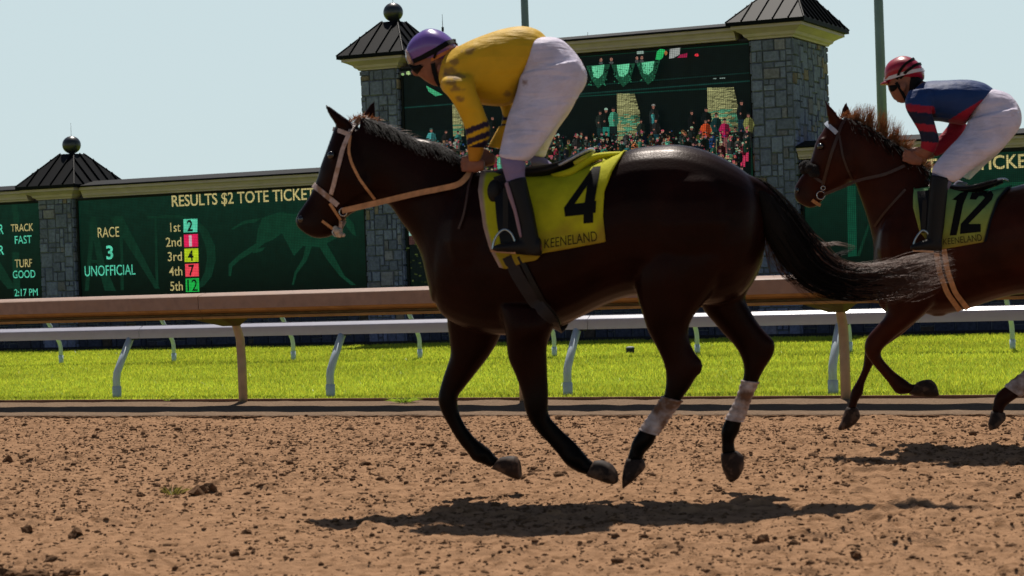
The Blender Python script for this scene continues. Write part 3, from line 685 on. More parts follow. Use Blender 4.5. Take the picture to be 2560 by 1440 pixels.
# ------------------------------------------------------------------ figures: everything below is modelled on a frame that
# travels with the horse: side views give x and height, lat is the distance from the animal's middle (+ = far side)
PSI = math.radians(12)
EH = np.array([math.cos(PSI), -math.sin(PSI), 0.0]); NH = np.array([math.sin(PSI), math.cos(PSI), 0.0])
class Frame:
    def __init__(s, px, depth): s.p0 = O + ray(px, 720) * depth; s.scale = F / depth
    def W(s, px, py, lat=0.0): return PL(px, py, s.p0 + NH * lat, NH)
F1 = Frame(1400, 10.25); F2 = Frame(2400, 12.35)
def crom(A, sub):
    A = np.asarray(A, float); n = len(A)
    if n < 3 or sub <= 1: return A
    out = []
    for i in range(n - 1):
        p0, p1, p2, p3 = A[max(i - 1, 0)], A[i], A[i + 1], A[min(i + 2, n - 1)]
        for t in np.arange(sub) / sub:
            out.append(.5 * ((2 * p1) + (-p0 + p2) * t + (2 * p0 - 5 * p1 + 4 * p2 - p3) * t * t + (-p0 + 3 * p1 - 3 * p2 + p3) * t ** 3))
    out.append(A[-1]); return np.array(out)
def loft(mb, fr, st, sub=4, n=20, k=2.2, cap=True, grow=0.0, wavy=0.0):
    """st: rows (x1, y1, x2, y2, lat, half width); the two points are the outline on either side"""
    A = crom(st, sub); rings = []
    for ii, (x1, y1, x2, y2, lat, hw) in enumerate(A):
        a, b_ = fr.W(x1, y1, lat), fr.W(x2, y2, lat); c = (a + b_) / 2; v = (a - b_) / 2
        L_ = np.linalg.norm(v) + 1e-9; g_ = grow + wavy * math.sin(ii * 1.7); v = v * (L_ + g_) / L_; hw = max(.002, hw + g_); ring = []
        for t in np.linspace(0, 2 * math.pi, n, endpoint=False):
            ct, st_ = math.cos(t), math.sin(t)
            ring.append(c + v * math.copysign(abs(ct) ** (2 / k), ct) + NH * hw * math.copysign(abs(st_) ** (2 / k), st_))
        rings.append(ring)
    c0 = np.mean(rings[0], 0); c1 = np.mean(rings[-1], 0)
    d0 = c0 - np.mean(rings[1], 0); d1 = c1 - np.mean(rings[-2], 0)
    def shrink(r, c, f): return [c + (p - c) * f for p in r]
    rings = [shrink(rings[0], c0, .3), shrink(rings[0], c0, .8)] + rings + [shrink(rings[-1], c1, .8), shrink(rings[-1], c1, .3)]
    mb.rings(rings, None, True)
def remesh(mb, name, m, parent, vox=.01, smooth=6, fac=.5, attr=None, paint=None, sub=None):
    me = bpy.data.meshes.new(name + '_raw'); me.from_pydata(mb.v, [], mb.f)
    bm = bmesh.new(); bm.from_mesh(me); bmesh.ops.recalc_face_normals(bm, faces=bm.faces); bm.to_mesh(me); bm.free()
    o = bpy.data.objects.new('tmp', me); col.objects.link(o)
    r = o.modifiers.new('r', 'REMESH'); r.mode = 'VOXEL'; r.voxel_size = vox; r.use_smooth_shade = True
    if smooth: q = o.modifiers.new('s', 'SMOOTH'); q.iterations = smooth; q.factor = fac
    dg = bpy.context.evaluated_depsgraph_get(); dg.update()
    m2 = bpy.data.meshes.new_from_object(o.evaluated_get(dg)); m2.name = name
    bpy.data.objects.remove(o); bpy.data.meshes.remove(me)
    m2.materials.clear(); m2.materials.append(m); m2.shade_smooth()
    if paint: paint_mesh(m2, paint)
    return setup(bpy.data.objects.new(name, m2), parent)
def paint_mesh(m2, paint):
    n = len(m2.vertices); co = np.zeros(n * 3); m2.vertices.foreach_get('co', co); co = co.reshape(-1, 3)
    v = co - O; w_ = v @ fwd; px = 1280 + F * (v @ CR) / w_; py = 720 - F * (v @ CU) / w_
    c = np.ones((n, 4)); c[:, :3] = paint(px, py, co)
    ca = m2.color_attributes.new('c', 'FLOAT_COLOR', 'POINT'); ca.data.foreach_set('color', c.ravel())
def bvh_of(*objs):
    vs = []; fs = []
    for o in objs:
        k = len(vs); vs += [tuple(v.co) for v in o.data.vertices]; fs += [tuple(i + k for i in p.vertices) for p in o.data.polygons]
    return BVHTree.FromPolygons(vs, fs)
def hit(bv, fr, px, py, off=.006, side=-1, nfb=None):
    """a point on the animal's skin seen at that place of its side view (-1 near side) or its mirror place (+1 far side)"""
    d = ray(px, py); d = d / np.linalg.norm(d)
    h = bv.ray_cast(Vector(O), Vector(d), 60.0)
    if h[0] is None:
        q = fr.W(px, py, 0); nrm = -NH
        g = bv.find_nearest(Vector(q)); q = np.array(g[0][:]); nrm = np.array(g[1][:])
    else: q = np.array(h[0][:]); nrm = np.array(h[1][:])
    if side > 0:
        m_ = q - NH * float((q - fr.p0) @ NH); h = bv.ray_cast(Vector(m_ + NH * .9), Vector(-NH), 2.0)
        if h[0] is None: g = bv.find_nearest(Vector(m_ + NH * .05)); q = np.array(g[0][:]); nrm = np.array(g[1][:])
        else: q = np.array(h[0][:]); nrm = np.array(h[1][:])
        if nrm @ NH < -.2: nrm = -nrm
    elif nrm @ NH > .2: nrm = -nrm
    return q + nrm * off
def dens(pts, step=8):
    out = []
    for a, b_ in zip(pts[:-1], pts[1:]):
        n = max(1, int(math.hypot(b_[0] - a[0], b_[1] - a[1]) / step))
        for t in np.arange(n) / n: out.append((a[0] + (b_[0] - a[0]) * t, a[1] + (b_[1] - a[1]) * t))
    out.append(tuple(pts[-1][:2])); return out
def ribbon(mb, P, wd, th, colr=None, updir=None):
    """flat strap through world points P, wide across updir x tangent"""
    rings = []; P = [np.asarray(p, float) for p in P]
    for i, p in enumerate(P):
        t = P[min(i + 1, len(P) - 1)] - P[max(i - 1, 0)]; t /= np.linalg.norm(t) + 1e-9
        a = np.cross(t, NH if updir is None else updir); a /= np.linalg.norm(a) + 1e-9; b_ = np.cross(t, a)
        w_ = wd[i] if hasattr(wd, '__len__') else wd
        rings.append([p + a * w_ / 2 + b_ * th / 2, p + a * w_ / 2 - b_ * th / 2, p - a * w_ / 2 - b_ * th / 2, p - a * w_ / 2 + b_ * th / 2])
    mb.rings(rings, colr)
def smooth_pts(P, it=2):
    P = [np.asarray(p, float) for p in P]
    for _ in range(it): P = [P[0]] + [(P[i - 1] + 2 * P[i] + P[i + 1]) / 4 for i in range(1, len(P) - 1)] + [P[-1]]
    return P
def strap(mb, bv, fr, pts, wd, th=.004, off=.006, sides=(-1, 1), step=7):
    for s_ in sides:
        P = smooth_pts([hit(bv, fr, x, y, off, s_) for x, y in dens(pts, step)])
        ribbon(mb, P, wd, th)
def spline(pts, n):
    """resample a pixel/width path"""
    A = crom(pts, 12); d = np.r_[0, np.cumsum(np.hypot(*(A[1:, :2] - A[:-1, :2]).T))]
    t = np.linspace(0, d[-1], n); return np.stack([np.interp(t, d, A[:, i]) for i in range(A.shape[1])], 1)
def strands(name, fr, paths, m, parent, wid=.003, segs=10):
    """paths: list of lists of world points; each becomes a tapered hair lock"""
    V = []; Fc = []
    for P in paths:
        k = len(V); nP = len(P); w_ = wid * random.uniform(.5, 1.4)
        for i, p in enumerate(P):
            t = P[min(i + 1, nP - 1)] - P[max(i - 1, 0)]; t = t / (np.linalg.norm(t) + 1e-9)
            a = np.cross(t, NH); a /= np.linalg.norm(a) + 1e-9; r = w_ * (1 - .85 * (i / (nP - 1)) ** 1.5)
            V += [p + a * r, p - a * r * .5 + NH * r * .8, p - a * r * .5 - NH * r * .8]
        for i in range(nP - 1):
            for j in range(3):
                q = k + i * 3; Fc.append((q + j, q + (j + 1) % 3, q + 3 + (j + 1) % 3, q + 3 + j))
    me = bpy.data.meshes.new(name); me.from_pydata([tuple(v) for v in V], [], Fc); me.shade_smooth(); me.materials.append(m)
    return setup(bpy.data.objects.new(name, me), parent)

def coat(name, c, c2):
    m = mat(name, c, rough=.33, spec=.09, attr='c', noise=.45, nscale=5, bump=.25, bscale=90, bdist=.004)
    m.node_tree.nodes['Principled BSDF'].inputs['Specular Tint'].default_value = (1, .74, .64, 1)
    return m
m_coat1 = coat('dark_bay_coat', (.03, .012, .008), None)
m_coat2 = coat('bay_coat', (.05, .02, .01), None)
m_hair1 = mat('black_hair', (.008, .006, .005), rough=.6, spec=.09, trans=.06)
m_hairl = mat('tail_hair', (.15, .075, .052), rough=.5, spec=.22, trans=.35)
m_hair2 = mat('brown_hair', (.44, .19, .07), rough=.4, spec=.4, trans=.55)
m_hoof = mat('hoof', (.03, .017, .012), rough=.7, spec=.2, noise=.4, nscale=30, stain=(.10, .06, .04), stscale=20, stlo=.5)
m_wrap = mat('bandage', (.52, .44, .42), rough=.9, noise=.25, nscale=30, stain=(.16, .085, .05), stscale=11, stlo=.42, sthi=.62)
m_eye = mat('eye', (.006, .004, .004), rough=.08, spec=.8)
m_bit = mat('steel', (.35, .35, .35), rough=.25, metal=1.0)

def horse(label, fr, D, mcoat, mhair, vox, cols, legcut):
    root = thing('horse', fr.W(*D['foot']), label, 'horse', 'racehorses galloping past the stand')
    mb = MB()
    for key in ('trunk', 'neck', 'head'): loft(mb, fr, D[key], n=28, k=2.25)
    for L_ in D['legs']: loft(mb, fr, L_, n=18, sub=5)
    for e in D['ears']: loft(mb, fr, e, n=10, sub=3)
    for e in D.get('extra', []): loft(mb, fr, e, n=16, sub=3)
    # muscle and bone swellings
    for (x, y, lat, rx, ry) in D['lumps']:
        c = fr.W(x, y, lat); rings = []
        for i in range(9):
            ph = math.pi * (i + .001) / 8.002
            rings.append([c + EH * rx * math.sin(ph) * math.cos(t) + NH * min(rx, ry) * .6 * math.sin(ph) * math.sin(t) + Z * ry * math.cos(ph) for t in np.linspace(0, 6.2832, 14, endpoint=False)])
        mb.rings(rings)
    def paint(px, py, co):
        body, black, mz = cols
        base = np.tile(np.array(body), (len(px), 1)); z = co[:, 2]
        k = np.clip((legcut - z) / .14, 0, 1)[:, None]; base = base * (1 - k) + np.array(black) * k
        hx, hy = D['muzzle']; r = np.hypot(px - hx, py - hy) / D['mr']; k = np.clip(1.3 - r, 0, 1)[:, None]
        return base * (1 - k) + np.array(mz) * k
    body = remesh(mb, 'body', mcoat, root, vox, 7, .5, paint=paint)
    for hf in D['hoofs']:
        b = MB(); loft(b, fr, hf, n=18, sub=2, k=2.4); b.build('hoof', m_hoof, root, smooth=True)
    for (x, y, r_, lat) in D['eyes']:
        b = MB(); p = fr.W(x, y, lat); b.ball(p, r_, 16); b.build('eye', m_eye, root, smooth=True)
    return root, body
# ------------------------------------------------------------------ horse with cloth 4
D1 = dict(foot=(1400, 1225),
 trunk=[(1110, 455, 1086, 742, 0, .13), (1150, 430, 1112, 792, 0, .18), (1210, 425, 1185, 828, 0, .225), (1290, 430, 1268, 838, 0, .255), (1370, 436, 1355, 826, 0, .275), (1440, 428, 1436, 800, 0, .29), (1510, 402, 1512, 762, 0, .29), (1580, 373, 1588, 738, 0, .285), (1640, 364, 1650, 745, 0, .285), (1700, 362, 1720, 755, 0, .285), (1765, 376, 1790, 762, 0, .27), (1825, 404, 1850, 740, 0, .24), (1870, 436, 1888, 690, 0, .18), (1898, 478, 1908, 640, 0, .10), (1910, 530, 1914, 590, 0, .05)],
 neck=[(905, 288, 900, 505, 0, .075), (945, 300, 950, 508, 0, .085), (990, 320, 975, 514, 0, .088), (1035, 342, 1005, 556, 0, .095), (1080, 352, 1030, 590, 0, .11), (1125, 372, 1055, 640, 0, .13), (1165, 400, 1070, 700, 0, .15), (1210, 424, 1084, 760, 0, .17)],
 head=[(868, 296, 935, 372, 0, .06), (842, 312, 945, 420, 0, .085), (829, 345, 942, 470, 0, .10), (817, 378, 925, 506, 0, .10), (804, 412, 897, 524, 0, .085), (794, 446, 872, 538, 0, .068), (779, 482, 856, 556, 0, .06), (762, 510, 845, 574, 0, .058), (747, 532, 828, 590, 0, .060), (740, 550, 800, 596, 0, .054), (745, 566, 780, 592, 0, .040), (755, 574, 770, 585, 0, .02)],
 ears=[[(809, 257, 811, 257, -.055, .004), (816, 275, 832, 270, -.058, .014), (825, 292, 852, 286, -.055, .022), (836, 308, 872, 300, -.05, .026), (850, 330, 885, 322, -.045, .02)], [(936, 250, 938, 250, .05, .004), (925, 262, 938, 264, .055, .014), (914, 276, 940, 280, .052, .022), (906, 290, 940, 298, .048, .024), (900, 310, 930, 315, .04, .02)]],
 legs=[
  # off fore, folded back at the knee
  [(1120, 740, 1260, 740, .10, .10), (1118, 800, 1262, 800, .13, .10), (1124, 850, 1248, 845, .14, .085), (1126, 888, 1227, 884, .14, .07), (1112, 930, 1194, 928, .14, .052), (1100, 970, 1161, 970, .14, .044), (1096, 992, 1146, 990, .14, .044), (1098, 1013, 1144, 1010, .14, .042), (1109, 1042, 1150, 1036, .14, .033), (1129, 1078, 1165, 1066, .14, .027), (1148, 1108, 1186, 1092, .14, .026), (1168, 1132, 1206, 1108, .14, .028), (1183, 1152, 1226, 1124, .14, .036), (1206, 1160, 1238, 1140, .14, .030), (1228, 1170, 1250, 1145, .14, .034)],
  # near fore
  [(1240, 760, 1400, 770, -.14, .11), (1262, 820, 1385, 815, -.17, .10), (1267, 867, 1368, 862, -.17, .075), (1272, 900, 1368, 900, -.17, .062), (1286, 932, 1369, 935, -.17, .052), (1301, 972, 1371, 975, -.17, .047), (1309, 1000, 1371, 1000, -.17, .048), (1313, 1025, 1370, 1022, -.17, .045), (1325, 1055, 1375, 1042, -.17, .036), (1345, 1082, 1392, 1062, -.17, .029), (1370, 1108, 1415, 1085, -.17, .028), (1394, 1136, 1440, 1108, -.17, .030), (1416, 1163, 1460, 1132, -.17, .038), (1443, 1180, 1476, 1150, -.17, .031), (1466, 1188, 1488, 1156, -.17, .034)],
  # near hind
  [(1600, 560, 1850, 540, -.12, .13), (1590, 640, 1840, 640, -.15, .13), (1588, 700, 1800, 705, -.16, .12), (1594, 745, 1765, 752, -.16, .10), (1606, 785, 1735, 790, -.16, .085), (1619, 826, 1721, 826, -.16, .065), (1640, 866, 1730, 866, -.16, .052), (1657, 904, 1748, 900, -.16, .047), (1664, 935, 1750, 922, -.16, .046), (1663, 968, 1730, 962, -.16, .041), (1658, 990, 1703, 1000, -.16, .033), (1640, 1018, 1682, 1030, -.16, .030), (1618, 1048, 1658, 1065, -.16, .029), (1596, 1078, 1642, 1090, -.16, .034), (1580, 1104, 1632, 1112, -.16, .037), (1574, 1126, 1612, 1134, -.16, .030), (1566, 1148, 1606, 1152, -.16, .034)],
  # off hind
  [(1700, 520, 1912, 560, .12, .12), (1715, 620, 1910, 640, .14, .12), (1740, 690, 1893, 690, .15, .105), (1744, 742, 1864, 742, .15, .09), (1762, 780, 1878, 778, .15, .075), (1784, 806, 1893, 804, .15, .065), (1806, 832, 1914, 830, .15, .055), (1832, 860, 1938, 858, .15, .048), (1851, 890, 1932, 890, .15, .045), (1859, 920, 1913, 920, .15, .042), (1856, 950, 1895, 955, .15, .033), (1845, 985, 1878, 992, .15, .029), (1828, 1022, 1864, 1030, .15, .029), (1812, 1052, 1854, 1058, .15, .033), (1802, 1080, 1848, 1080, .15, .036), (1804, 1104, 1836, 1104, .15, .029), (1803, 1135, 1840, 1130, .15, .033)]],
 hoofs=[
  [(1230, 1172, 1250, 1144, .14, .036), (1250, 1180, 1268, 1140, .14, .048), (1274, 1192, 1282, 1140, .14, .054), (1296, 1200, 1289, 1141, .14, .058), (1302, 1196, 1297, 1150, .14, .045)],
  [(1466, 1190, 1486, 1152, -.17, .036), (1488, 1198, 1504, 1150, -.17, .048), (1512, 1206, 1520, 1156, -.17, .054), (1534, 1211, 1530, 1162, -.17, .057), (1544, 1205, 1540, 1176, -.17, .043)],
  [(1566, 1146, 1607, 1148, -.16, .036), (1560, 1166, 1613, 1160, -.16, .047), (1556, 1190, 1613, 1170, -.16, .053), (1556, 1216, 1600, 1186, -.16, .050), (1558, 1222, 1580, 1205, -.16, .03)],
  [(1802, 1134, 1844, 1128, .15, .035), (1803, 1154, 1857, 1138, .15, .046), (1808, 1178, 1860, 1152, .15, .052), (1820, 1200, 1858, 1174, .15, .050), (1828, 1206, 1846, 1196, .15, .032)]],
 extra=[[(1395, 800, 1392, 822, 0, .03), (1412, 796, 1414, 812, 0, .03), (1428, 794, 1428, 806, 0, .02)], [(1862, 432, 1880, 470, 0, .06), (1900, 450, 1905, 500, 0, .055), (1935, 480, 1925, 540, 0, .05), (1965, 520, 1940, 580, 0, .04)]],
 lumps=[(905, 460, -.048, .075, .075), (905, 460, .048, .075, .075), (822, 560, 0, .035, .03), (840, 395, -.085, .03, .02), (1200, 600, -.12, .2, .28), (1720, 560, -.15, .26, .28), (1190, 735, -.09, .15, .12), (758, 548, -.035, .022, .02), (1330, 1010, -.17, .04, .05), (1740, 915, -.16, .035, .05), (1121, 1000, .14, .038, .045)],
 muzzle=(765, 565), mr=40, eyes=[(829, 388, .021, -.094), (829, 388, .021, .094)])
h1, body1 = horse('dark bay racehorse in full gallop nearest the camera, wearing yellow cloth 4', F1, D1, m_coat1, m_hair1, .010, ((.0125, .0034, .0023), (.0025, .003, .003), (.020, .010, .008)), .62)
bv1 = bvh_of(body1)
def head_marks(fr, root, nostril, mouth, lat):
    b = MB(); x, y, r_ = nostril
    for s_ in (-1, 1):
        p = fr.W(x, y, s_ * lat); b.ball(p, r_, 12, sq=(1, .45, 1.25))
    b.build('nostril', m_eye, root, smooth=True)
head_marks(F1, h1, (752, 548, .015), None, .054)
# bandaged hind legs
def wrap(fr, root, st, label=None):
    b = MB(); loft(b, fr, st, n=20, sub=9, grow=.006, wavy=.0022)
    o = b.build('leg_bandage', m_wrap, root, smooth=True)
    if label: o['label'] = label
wrap(F1, h1, [(1657, 990, 1705, 1002, -.16, .036), (1640, 1018, 1683, 1031, -.16, .034), (1619, 1047, 1660, 1064, -.16, .032), (1600, 1074, 1644, 1088, -.16, .036)])
wrap(F1, h1, [(1856, 950, 1896, 955, .15, .035), (1846, 985, 1879, 991, .15, .032), (1830, 1020, 1866, 1028, .15, .031), (1814, 1048, 1856, 1055, .15, .035)])

# tail, streaming back
def tail(fr, root, path, n, wid, m, name, latw=.07, stray=.12, seed=1, segs=16, t0r=(0, .5), t1r=(.6, 1.0)):
    R_ = random.Random(seed); S_ = spline(path, 40); out = []
    for _ in range(n):
        q = R_.gauss(0, .5); q = max(-1.05, min(1.05, q)); l = R_.gauss(0, .45) * latw
        a = R_.uniform(*t0r) ** 1.3; z = min(1.0, max(a + .15, R_.uniform(*t1r))); ph = R_.uniform(0, 6.28); am = R_.uniform(0, stray); P = []
        for i in range(segs):
            t = a + (z - a) * i / (segs - 1); x, y, hw = [np.interp(t * 39, range(40), S_[:, j]) for j in range(3)]
            j0 = min(38, int(t * 39)); d = S_[j0 + 1, :2] - S_[j0, :2]; d /= np.linalg.norm(d) + 1e-9
            e = q * (1 - .25 * t) + am * math.sin(ph + t * 9) + (t - a) ** 2 * R_.uniform(-.1, .1)
            P.append(fr.W(x - d[1] * hw * e, y + d[0] * hw * e, l * min(1, t * 3 + .2) + .01 * math.sin(ph * 2 + t * 7)))
        out.append(P)
    return strands(name, fr, out, m, root, wid)
T1 = [(1868, 452, 14), (1905, 480, 26), (1945, 540, 44), (1990, 610, 52), (2040, 675, 52), (2110, 706, 46), (2200, 708, 42), (2290, 694, 36), (2370, 672, 28), (2430, 655, 22)]
b = MB(); loft(b, F1, [(1880, 440, 1900, 500, 0, .055), (1930, 478, 1900, 560, 0, .07), (1975, 530, 1925, 620, 0, .07), (2016, 590, 1970, 680, 0, .06), (2050, 650, 2014, 705, 0, .04), (2080, 676, 2066, 716, 0, .02)], n=16, sub=4)
tc = remesh(b, 'tail', m_hair1, h1, .012, 8)
tail(F1, tc, T1, 1300, .0022, m_hair1, 'tail_hair', t0r=(0, .6), t1r=(.32, .74), segs=18, stray=.2)
tail(F1, tc, [(1960, 540, 14), (2030, 620, 24), (2090, 668, 20), (2160, 680, 20), (2240, 672, 24), (2310, 656, 26), (2390, 646, 24)], 520, .0014, m_hairl, 'tail_hair', latw=.05, seed=2, t0r=(.15, .8), t1r=(.55, 1), stray=.5, segs=20)
tail(F1, tc, [(2060, 660, 10), (2120, 704, 34), (2220, 712, 42), (2310, 698, 40), (2390, 676, 40)], 420, .0014, m_hairl, 'tail_hair', latw=.06, seed=4, t0r=(.1, .7), t1r=(.5, 1), stray=.5, segs=20)
for k, pth in enumerate([[(1915, 560, 6), (1930, 640, 10), (1965, 690, 10), (2010, 735, 9), (2050, 765, 6), (2078, 772, 4)], [(1935, 600, 6), (1960, 680, 10), (2010, 715, 9), (2070, 748, 8), (2110, 765, 5)], [(2020, 590, 5), (2050, 612, 7), (2090, 610, 6), (2140, 618, 7)],
                         [(2045, 640, 5), (2080, 640, 8), (2120, 628, 7), (2145, 614, 4)], [(1900, 540, 5), (1912, 600, 6), (1925, 660, 7), (1940, 700, 4)]]):
    tail(F1, tc, pth, 16, .0018, m_hair1 if k % 2 else m_hairl, 'tail_hair', latw=.03, seed=10 + k, stray=.5)

def crest_hair(fr, root, crest, n, tipf, m, name, wid, latw, seed, segs=6):
    R_ = random.Random(seed); S_ = spline(crest, 60); out = []
    for _ in range(n):
        t = R_.random(); x, y = [np.interp(t * 59, range(60), S_[:, j]) for j in range(2)]; l = R_.uniform(-latw, latw)
        dx, dy, dl = tipf(t, R_); P = []
        for i in range(segs):
            s_ = i / (segs - 1); P.append(fr.W(x + dx * s_, y + 6 + dy * (s_ ** 1.0) + abs(dx) * .25 * s_ * s_, l + dl * s_ ** 1.4))
        out.append(P)
    return strands(name, fr, out, m, root, wid)
C1 = [(900, 288), (945, 300), (990, 320), (1035, 342), (1080, 352), (1125, 374), (1170, 408)]
crest_hair(F1, h1, C1, 1300, lambda t, R_: (R_.uniform(10, 34), R_.uniform(2, 40), R_.uniform(-.14, -.07)), m_hair1, 'mane', .0022, .02, 5)
crest_hair(F1, h1, C1, 60, lambda t, R_: (R_.uniform(14, 40), R_.uniform(-14, 6) * (.5 + t), R_.uniform(-.04, .05)), m_hairl, 'mane_wisps', .0018, .03, 6)
crest_hair(F1, h1, [(872, 296), (905, 286), (945, 296)], 130, lambda t, R_: (R_.uniform(-14, 22), R_.uniform(-16, 10), R_.uniform(-.05, .05)), m_hair2, 'forelock', .0022, .03, 7)

# ------------------------------------------------------------------ second horse, cloth 12
D2 = dict(foot=(2400, 1083),
 trunk=[(2210, 520, 2184, 665, 0, .10), (2240, 480, 2192, 715, 0, .155), (2290, 456, 2240, 760, 0, .21), (2345, 452, 2320, 786, 0, .25), (2410, 470, 2400, 778, 0, .275), (2480, 476, 2480, 752, 0, .285), (2545, 464, 2550, 735, 0, .285), (2610, 446, 2620, 735, 0, .285), (2680, 446, 2690, 750, 0, .28), (2745, 466, 2755, 750, 0, .26), (2800, 505, 2805, 720, 0, .19), (2832, 560, 2834, 660, 0, .08)],
 neck=[(2112, 292, 2110, 445, 0, .07), (2140, 296, 2134, 452, 0, .08), (2175, 318, 2148, 488, 0, .085), (2212, 341, 2163, 530, 0, .095), (2251, 368, 2176, 575, 0, .11), (2290, 398, 2184, 620, 0, .13), (2328, 430, 2182, 668, 0, .15)],
 head=[(2096, 290, 2142, 350, 0, .055), (2072, 302, 2146, 392, 0, .08), (2056, 328, 2142, 430, 0, .098), (2040, 354, 2124, 456, 0, .095), (2031, 384, 2098, 472, 0, .08), (2022, 412, 2072, 484, 0, .065), (2006, 436, 2060, 494, 0, .058), (1993, 455, 2054, 504, 0, .056), (1985, 472, 2046, 514, 0, .057), (1985, 490, 2030, 520, 0, .052), (1992, 504, 2016, 518, 0, .035)],
 ears=[[(2060, 249, 2062, 249, -.05, .004), (2062, 264, 2074, 262, -.052, .014), (2066, 282, 2088, 278, -.05, .022), (2070, 302, 2096, 292, -.045, .024), (2080, 318, 2104, 308, -.04, .02)], [(2115, 251, 2116, 251, .05, .004), (2109, 262, 2120, 262, .05, .014), (2104, 274, 2126, 276, .05, .02), (2100, 290, 2130, 292, .045, .02)]],
 legs=[
  [(2205, 680, 2345, 700, -.14, .10), (2212, 740, 2340, 750, -.16, .095), (2215, 784, 2306, 790, -.16, .075), (2192, 814, 2268, 820, -.16, .06), (2167, 843, 2236, 845, -.16, .05), (2160, 868, 2208, 872, -.16, .046), (2166, 890, 2202, 884, -.16, .040), (2184, 914, 2207, 896, -.16, .030), (2202, 936, 2222, 914, -.16, .026), (2218, 955, 2238, 930, -.16, .028), (2240, 984, 2266, 950, -.16, .036), (2262, 986, 2278, 960, -.16, .030), (2276, 985, 2294, 958, -.16, .032)],
  [(2200, 690, 2330, 700, .10, .10), (2225, 760, 2330, 765, .14, .085), (2225, 800, 2296, 800, .14, .07), (2190, 835, 2250, 840, .14, .055), (2164, 868, 2206, 872, .14, .046), (2160, 892, 2194, 896, .14, .042), (2157, 916, 2180, 918, .14, .030), (2148, 940, 2168, 944, .14, .027), (2138, 958, 2161, 962, .14, .030), (2127, 978, 2158, 984, .14, .036), (2122, 1002, 2144, 1006, .14, .028), (2116, 1020, 2142, 1022, .14, .032)],
  [(2600, 620, 2790, 600, -.12, .12), (2596, 700, 2770, 710, -.15, .12), (2606, 765, 2730, 775, -.16, .09), (2618, 810, 2692, 815, -.16, .06), (2625, 850, 2690, 850, -.16, .048), (2606, 890, 2668, 900, -.16, .044), (2572, 920, 2615, 940, -.16, .032), (2540, 945, 2575, 970, -.16, .029), (2508, 968, 2548, 992, -.16, .030), (2490, 985, 2530, 1004, -.16, .037), (2482, 1008, 2512, 1020, -.16, .029), (2478, 1030, 2510, 1036, -.16, .033)],
  [(2680, 620, 2835, 620, .12, .12), (2680, 720, 2815, 725, .14, .11), (2695, 790, 2785, 790, .15, .08), (2712, 840, 2775, 840, .15, .05), (2700, 880, 2760, 890, .15, .044), (2660, 930, 2700, 950, .15, .032), (2618, 980, 2652, 1000, .15, .029), (2586, 1020, 2622, 1040, .15, .036), (2574, 1050, 2602, 1060, .15, .029), (2566, 1075, 2600, 1082, .15, .033)]],
 hoofs=[
  [(2272, 986, 2292, 956, -.16, .034), (2292, 990, 2308, 950, -.16, .046), (2318, 993, 2326, 949, -.16, .054), (2341, 993, 2338, 958, -.16, .056), (2348, 988, 2344, 970, -.16, .04)],
  [(2116, 1018, 2144, 1020, .14, .034), (2108, 1036, 2149, 1032, .14, .046), (2102, 1056, 2150, 1044, .14, .052), (2094, 1072, 2136, 1062, .14, .05), (2100, 1076, 2122, 1070, .14, .03)],
  [(2478, 1028, 2512, 1032, -.16, .034), (2474, 1044, 2515, 1042, -.16, .046), (2470, 1060, 2512, 1052, -.16, .05), (2474, 1076, 2496, 1068, -.16, .045)],
  [(2564, 1076, 2601, 1080, .15, .034), (2556, 1096, 2600, 1090, .15, .046), (2551, 1117, 2586, 1104, .15, .045)]],
 extra=[[(2330, 778, 2332, 792, 0, .05), (2360, 780, 2362, 790, 0, .05)]],
 lumps=[(2108, 425, -.045, .07, .07), (2108, 425, .045, .07, .07), (2040, 500, 0, .03, .025), (2055, 352, -.08, .03, .02), (2270, 620, -.12, .18, .26), (2690, 600, -.14, .24, .26), (2250, 740, -.12, .14, .12), (2000, 486, -.035, .022, .02), (2180, 868, -.16, .035, .045)],
 muzzle=(2000, 500), mr=34, eyes=[(2052, 366, .021, -.09), (2052, 366, .021, .09)])
h2, body2 = horse('reddish bay racehorse galloping behind at the right edge, wearing green-yellow cloth 12', F2, D2, m_coat2, m_hair2, .012, ((.038, .0098, .0052), (.026, .009, .006), (.035, .016, .012)), .42)
bv2 = bvh_of(body2)
head_marks(F2, h2, (1993, 476, .014), None, .052)
wrap(F2, h2, [(2575, 918, 2618, 942, -.16, .035), (2542, 943, 2577, 971, -.16, .032), (2512, 966, 2550, 992, -.16, .033)])
C2 = [(2118, 290), (2150, 304), (2175, 318), (2212, 341), (2251, 368), (2290, 398), (2318, 424)]
def tip2(t, R_): return (R_.uniform(-2, 26) + 10 * math.sin(t * 40), R_.uniform(-64, -26) * (.55 + .6 * math.sin(min(1, t * 1.3) * 3.1)) , R_.uniform(-.03, .05))
crest_hair(F2, h2, C2, 1100, tip2, m_hair2, 'mane', .0017, .03, 8)
crest_hair(F2, h2, C2, 360, lambda t, R_: (R_.uniform(4, 34), R_.uniform(0, 46), R_.uniform(-.13, -.06)), m_hair1, 'mane_under', .0035, .02, 9)
crest_hair(F2, h2, [(2088, 296), (2110, 286), (2135, 296)], 120, lambda t, R_: (R_.uniform(-8, 22), R_.uniform(-26, 4), R_.uniform(-.05, .05)), m_hair2, 'forelock', .0022, .03, 12)
b = MB(); loft(b, F2, [(2815, 500, 2830, 560, 0, .05), (2860, 540, 2845, 610, 0, .06), (2920, 610, 2880, 690, 0, .06), (3000, 680, 2980, 740, 0, .04), (3080, 700, 3080, 730, 0, .02)], n=14, sub=4)
tc2 = remesh(b, 'tail', m_hair1, h2, .014, 6)
tail(F2, tc2, [(2820, 510, 12), (2880, 580, 34), (2960, 670, 40), (3080, 710, 34), (3200, 700, 26)], 260, .004, m_hair1, 'tail_hair', seed=30)
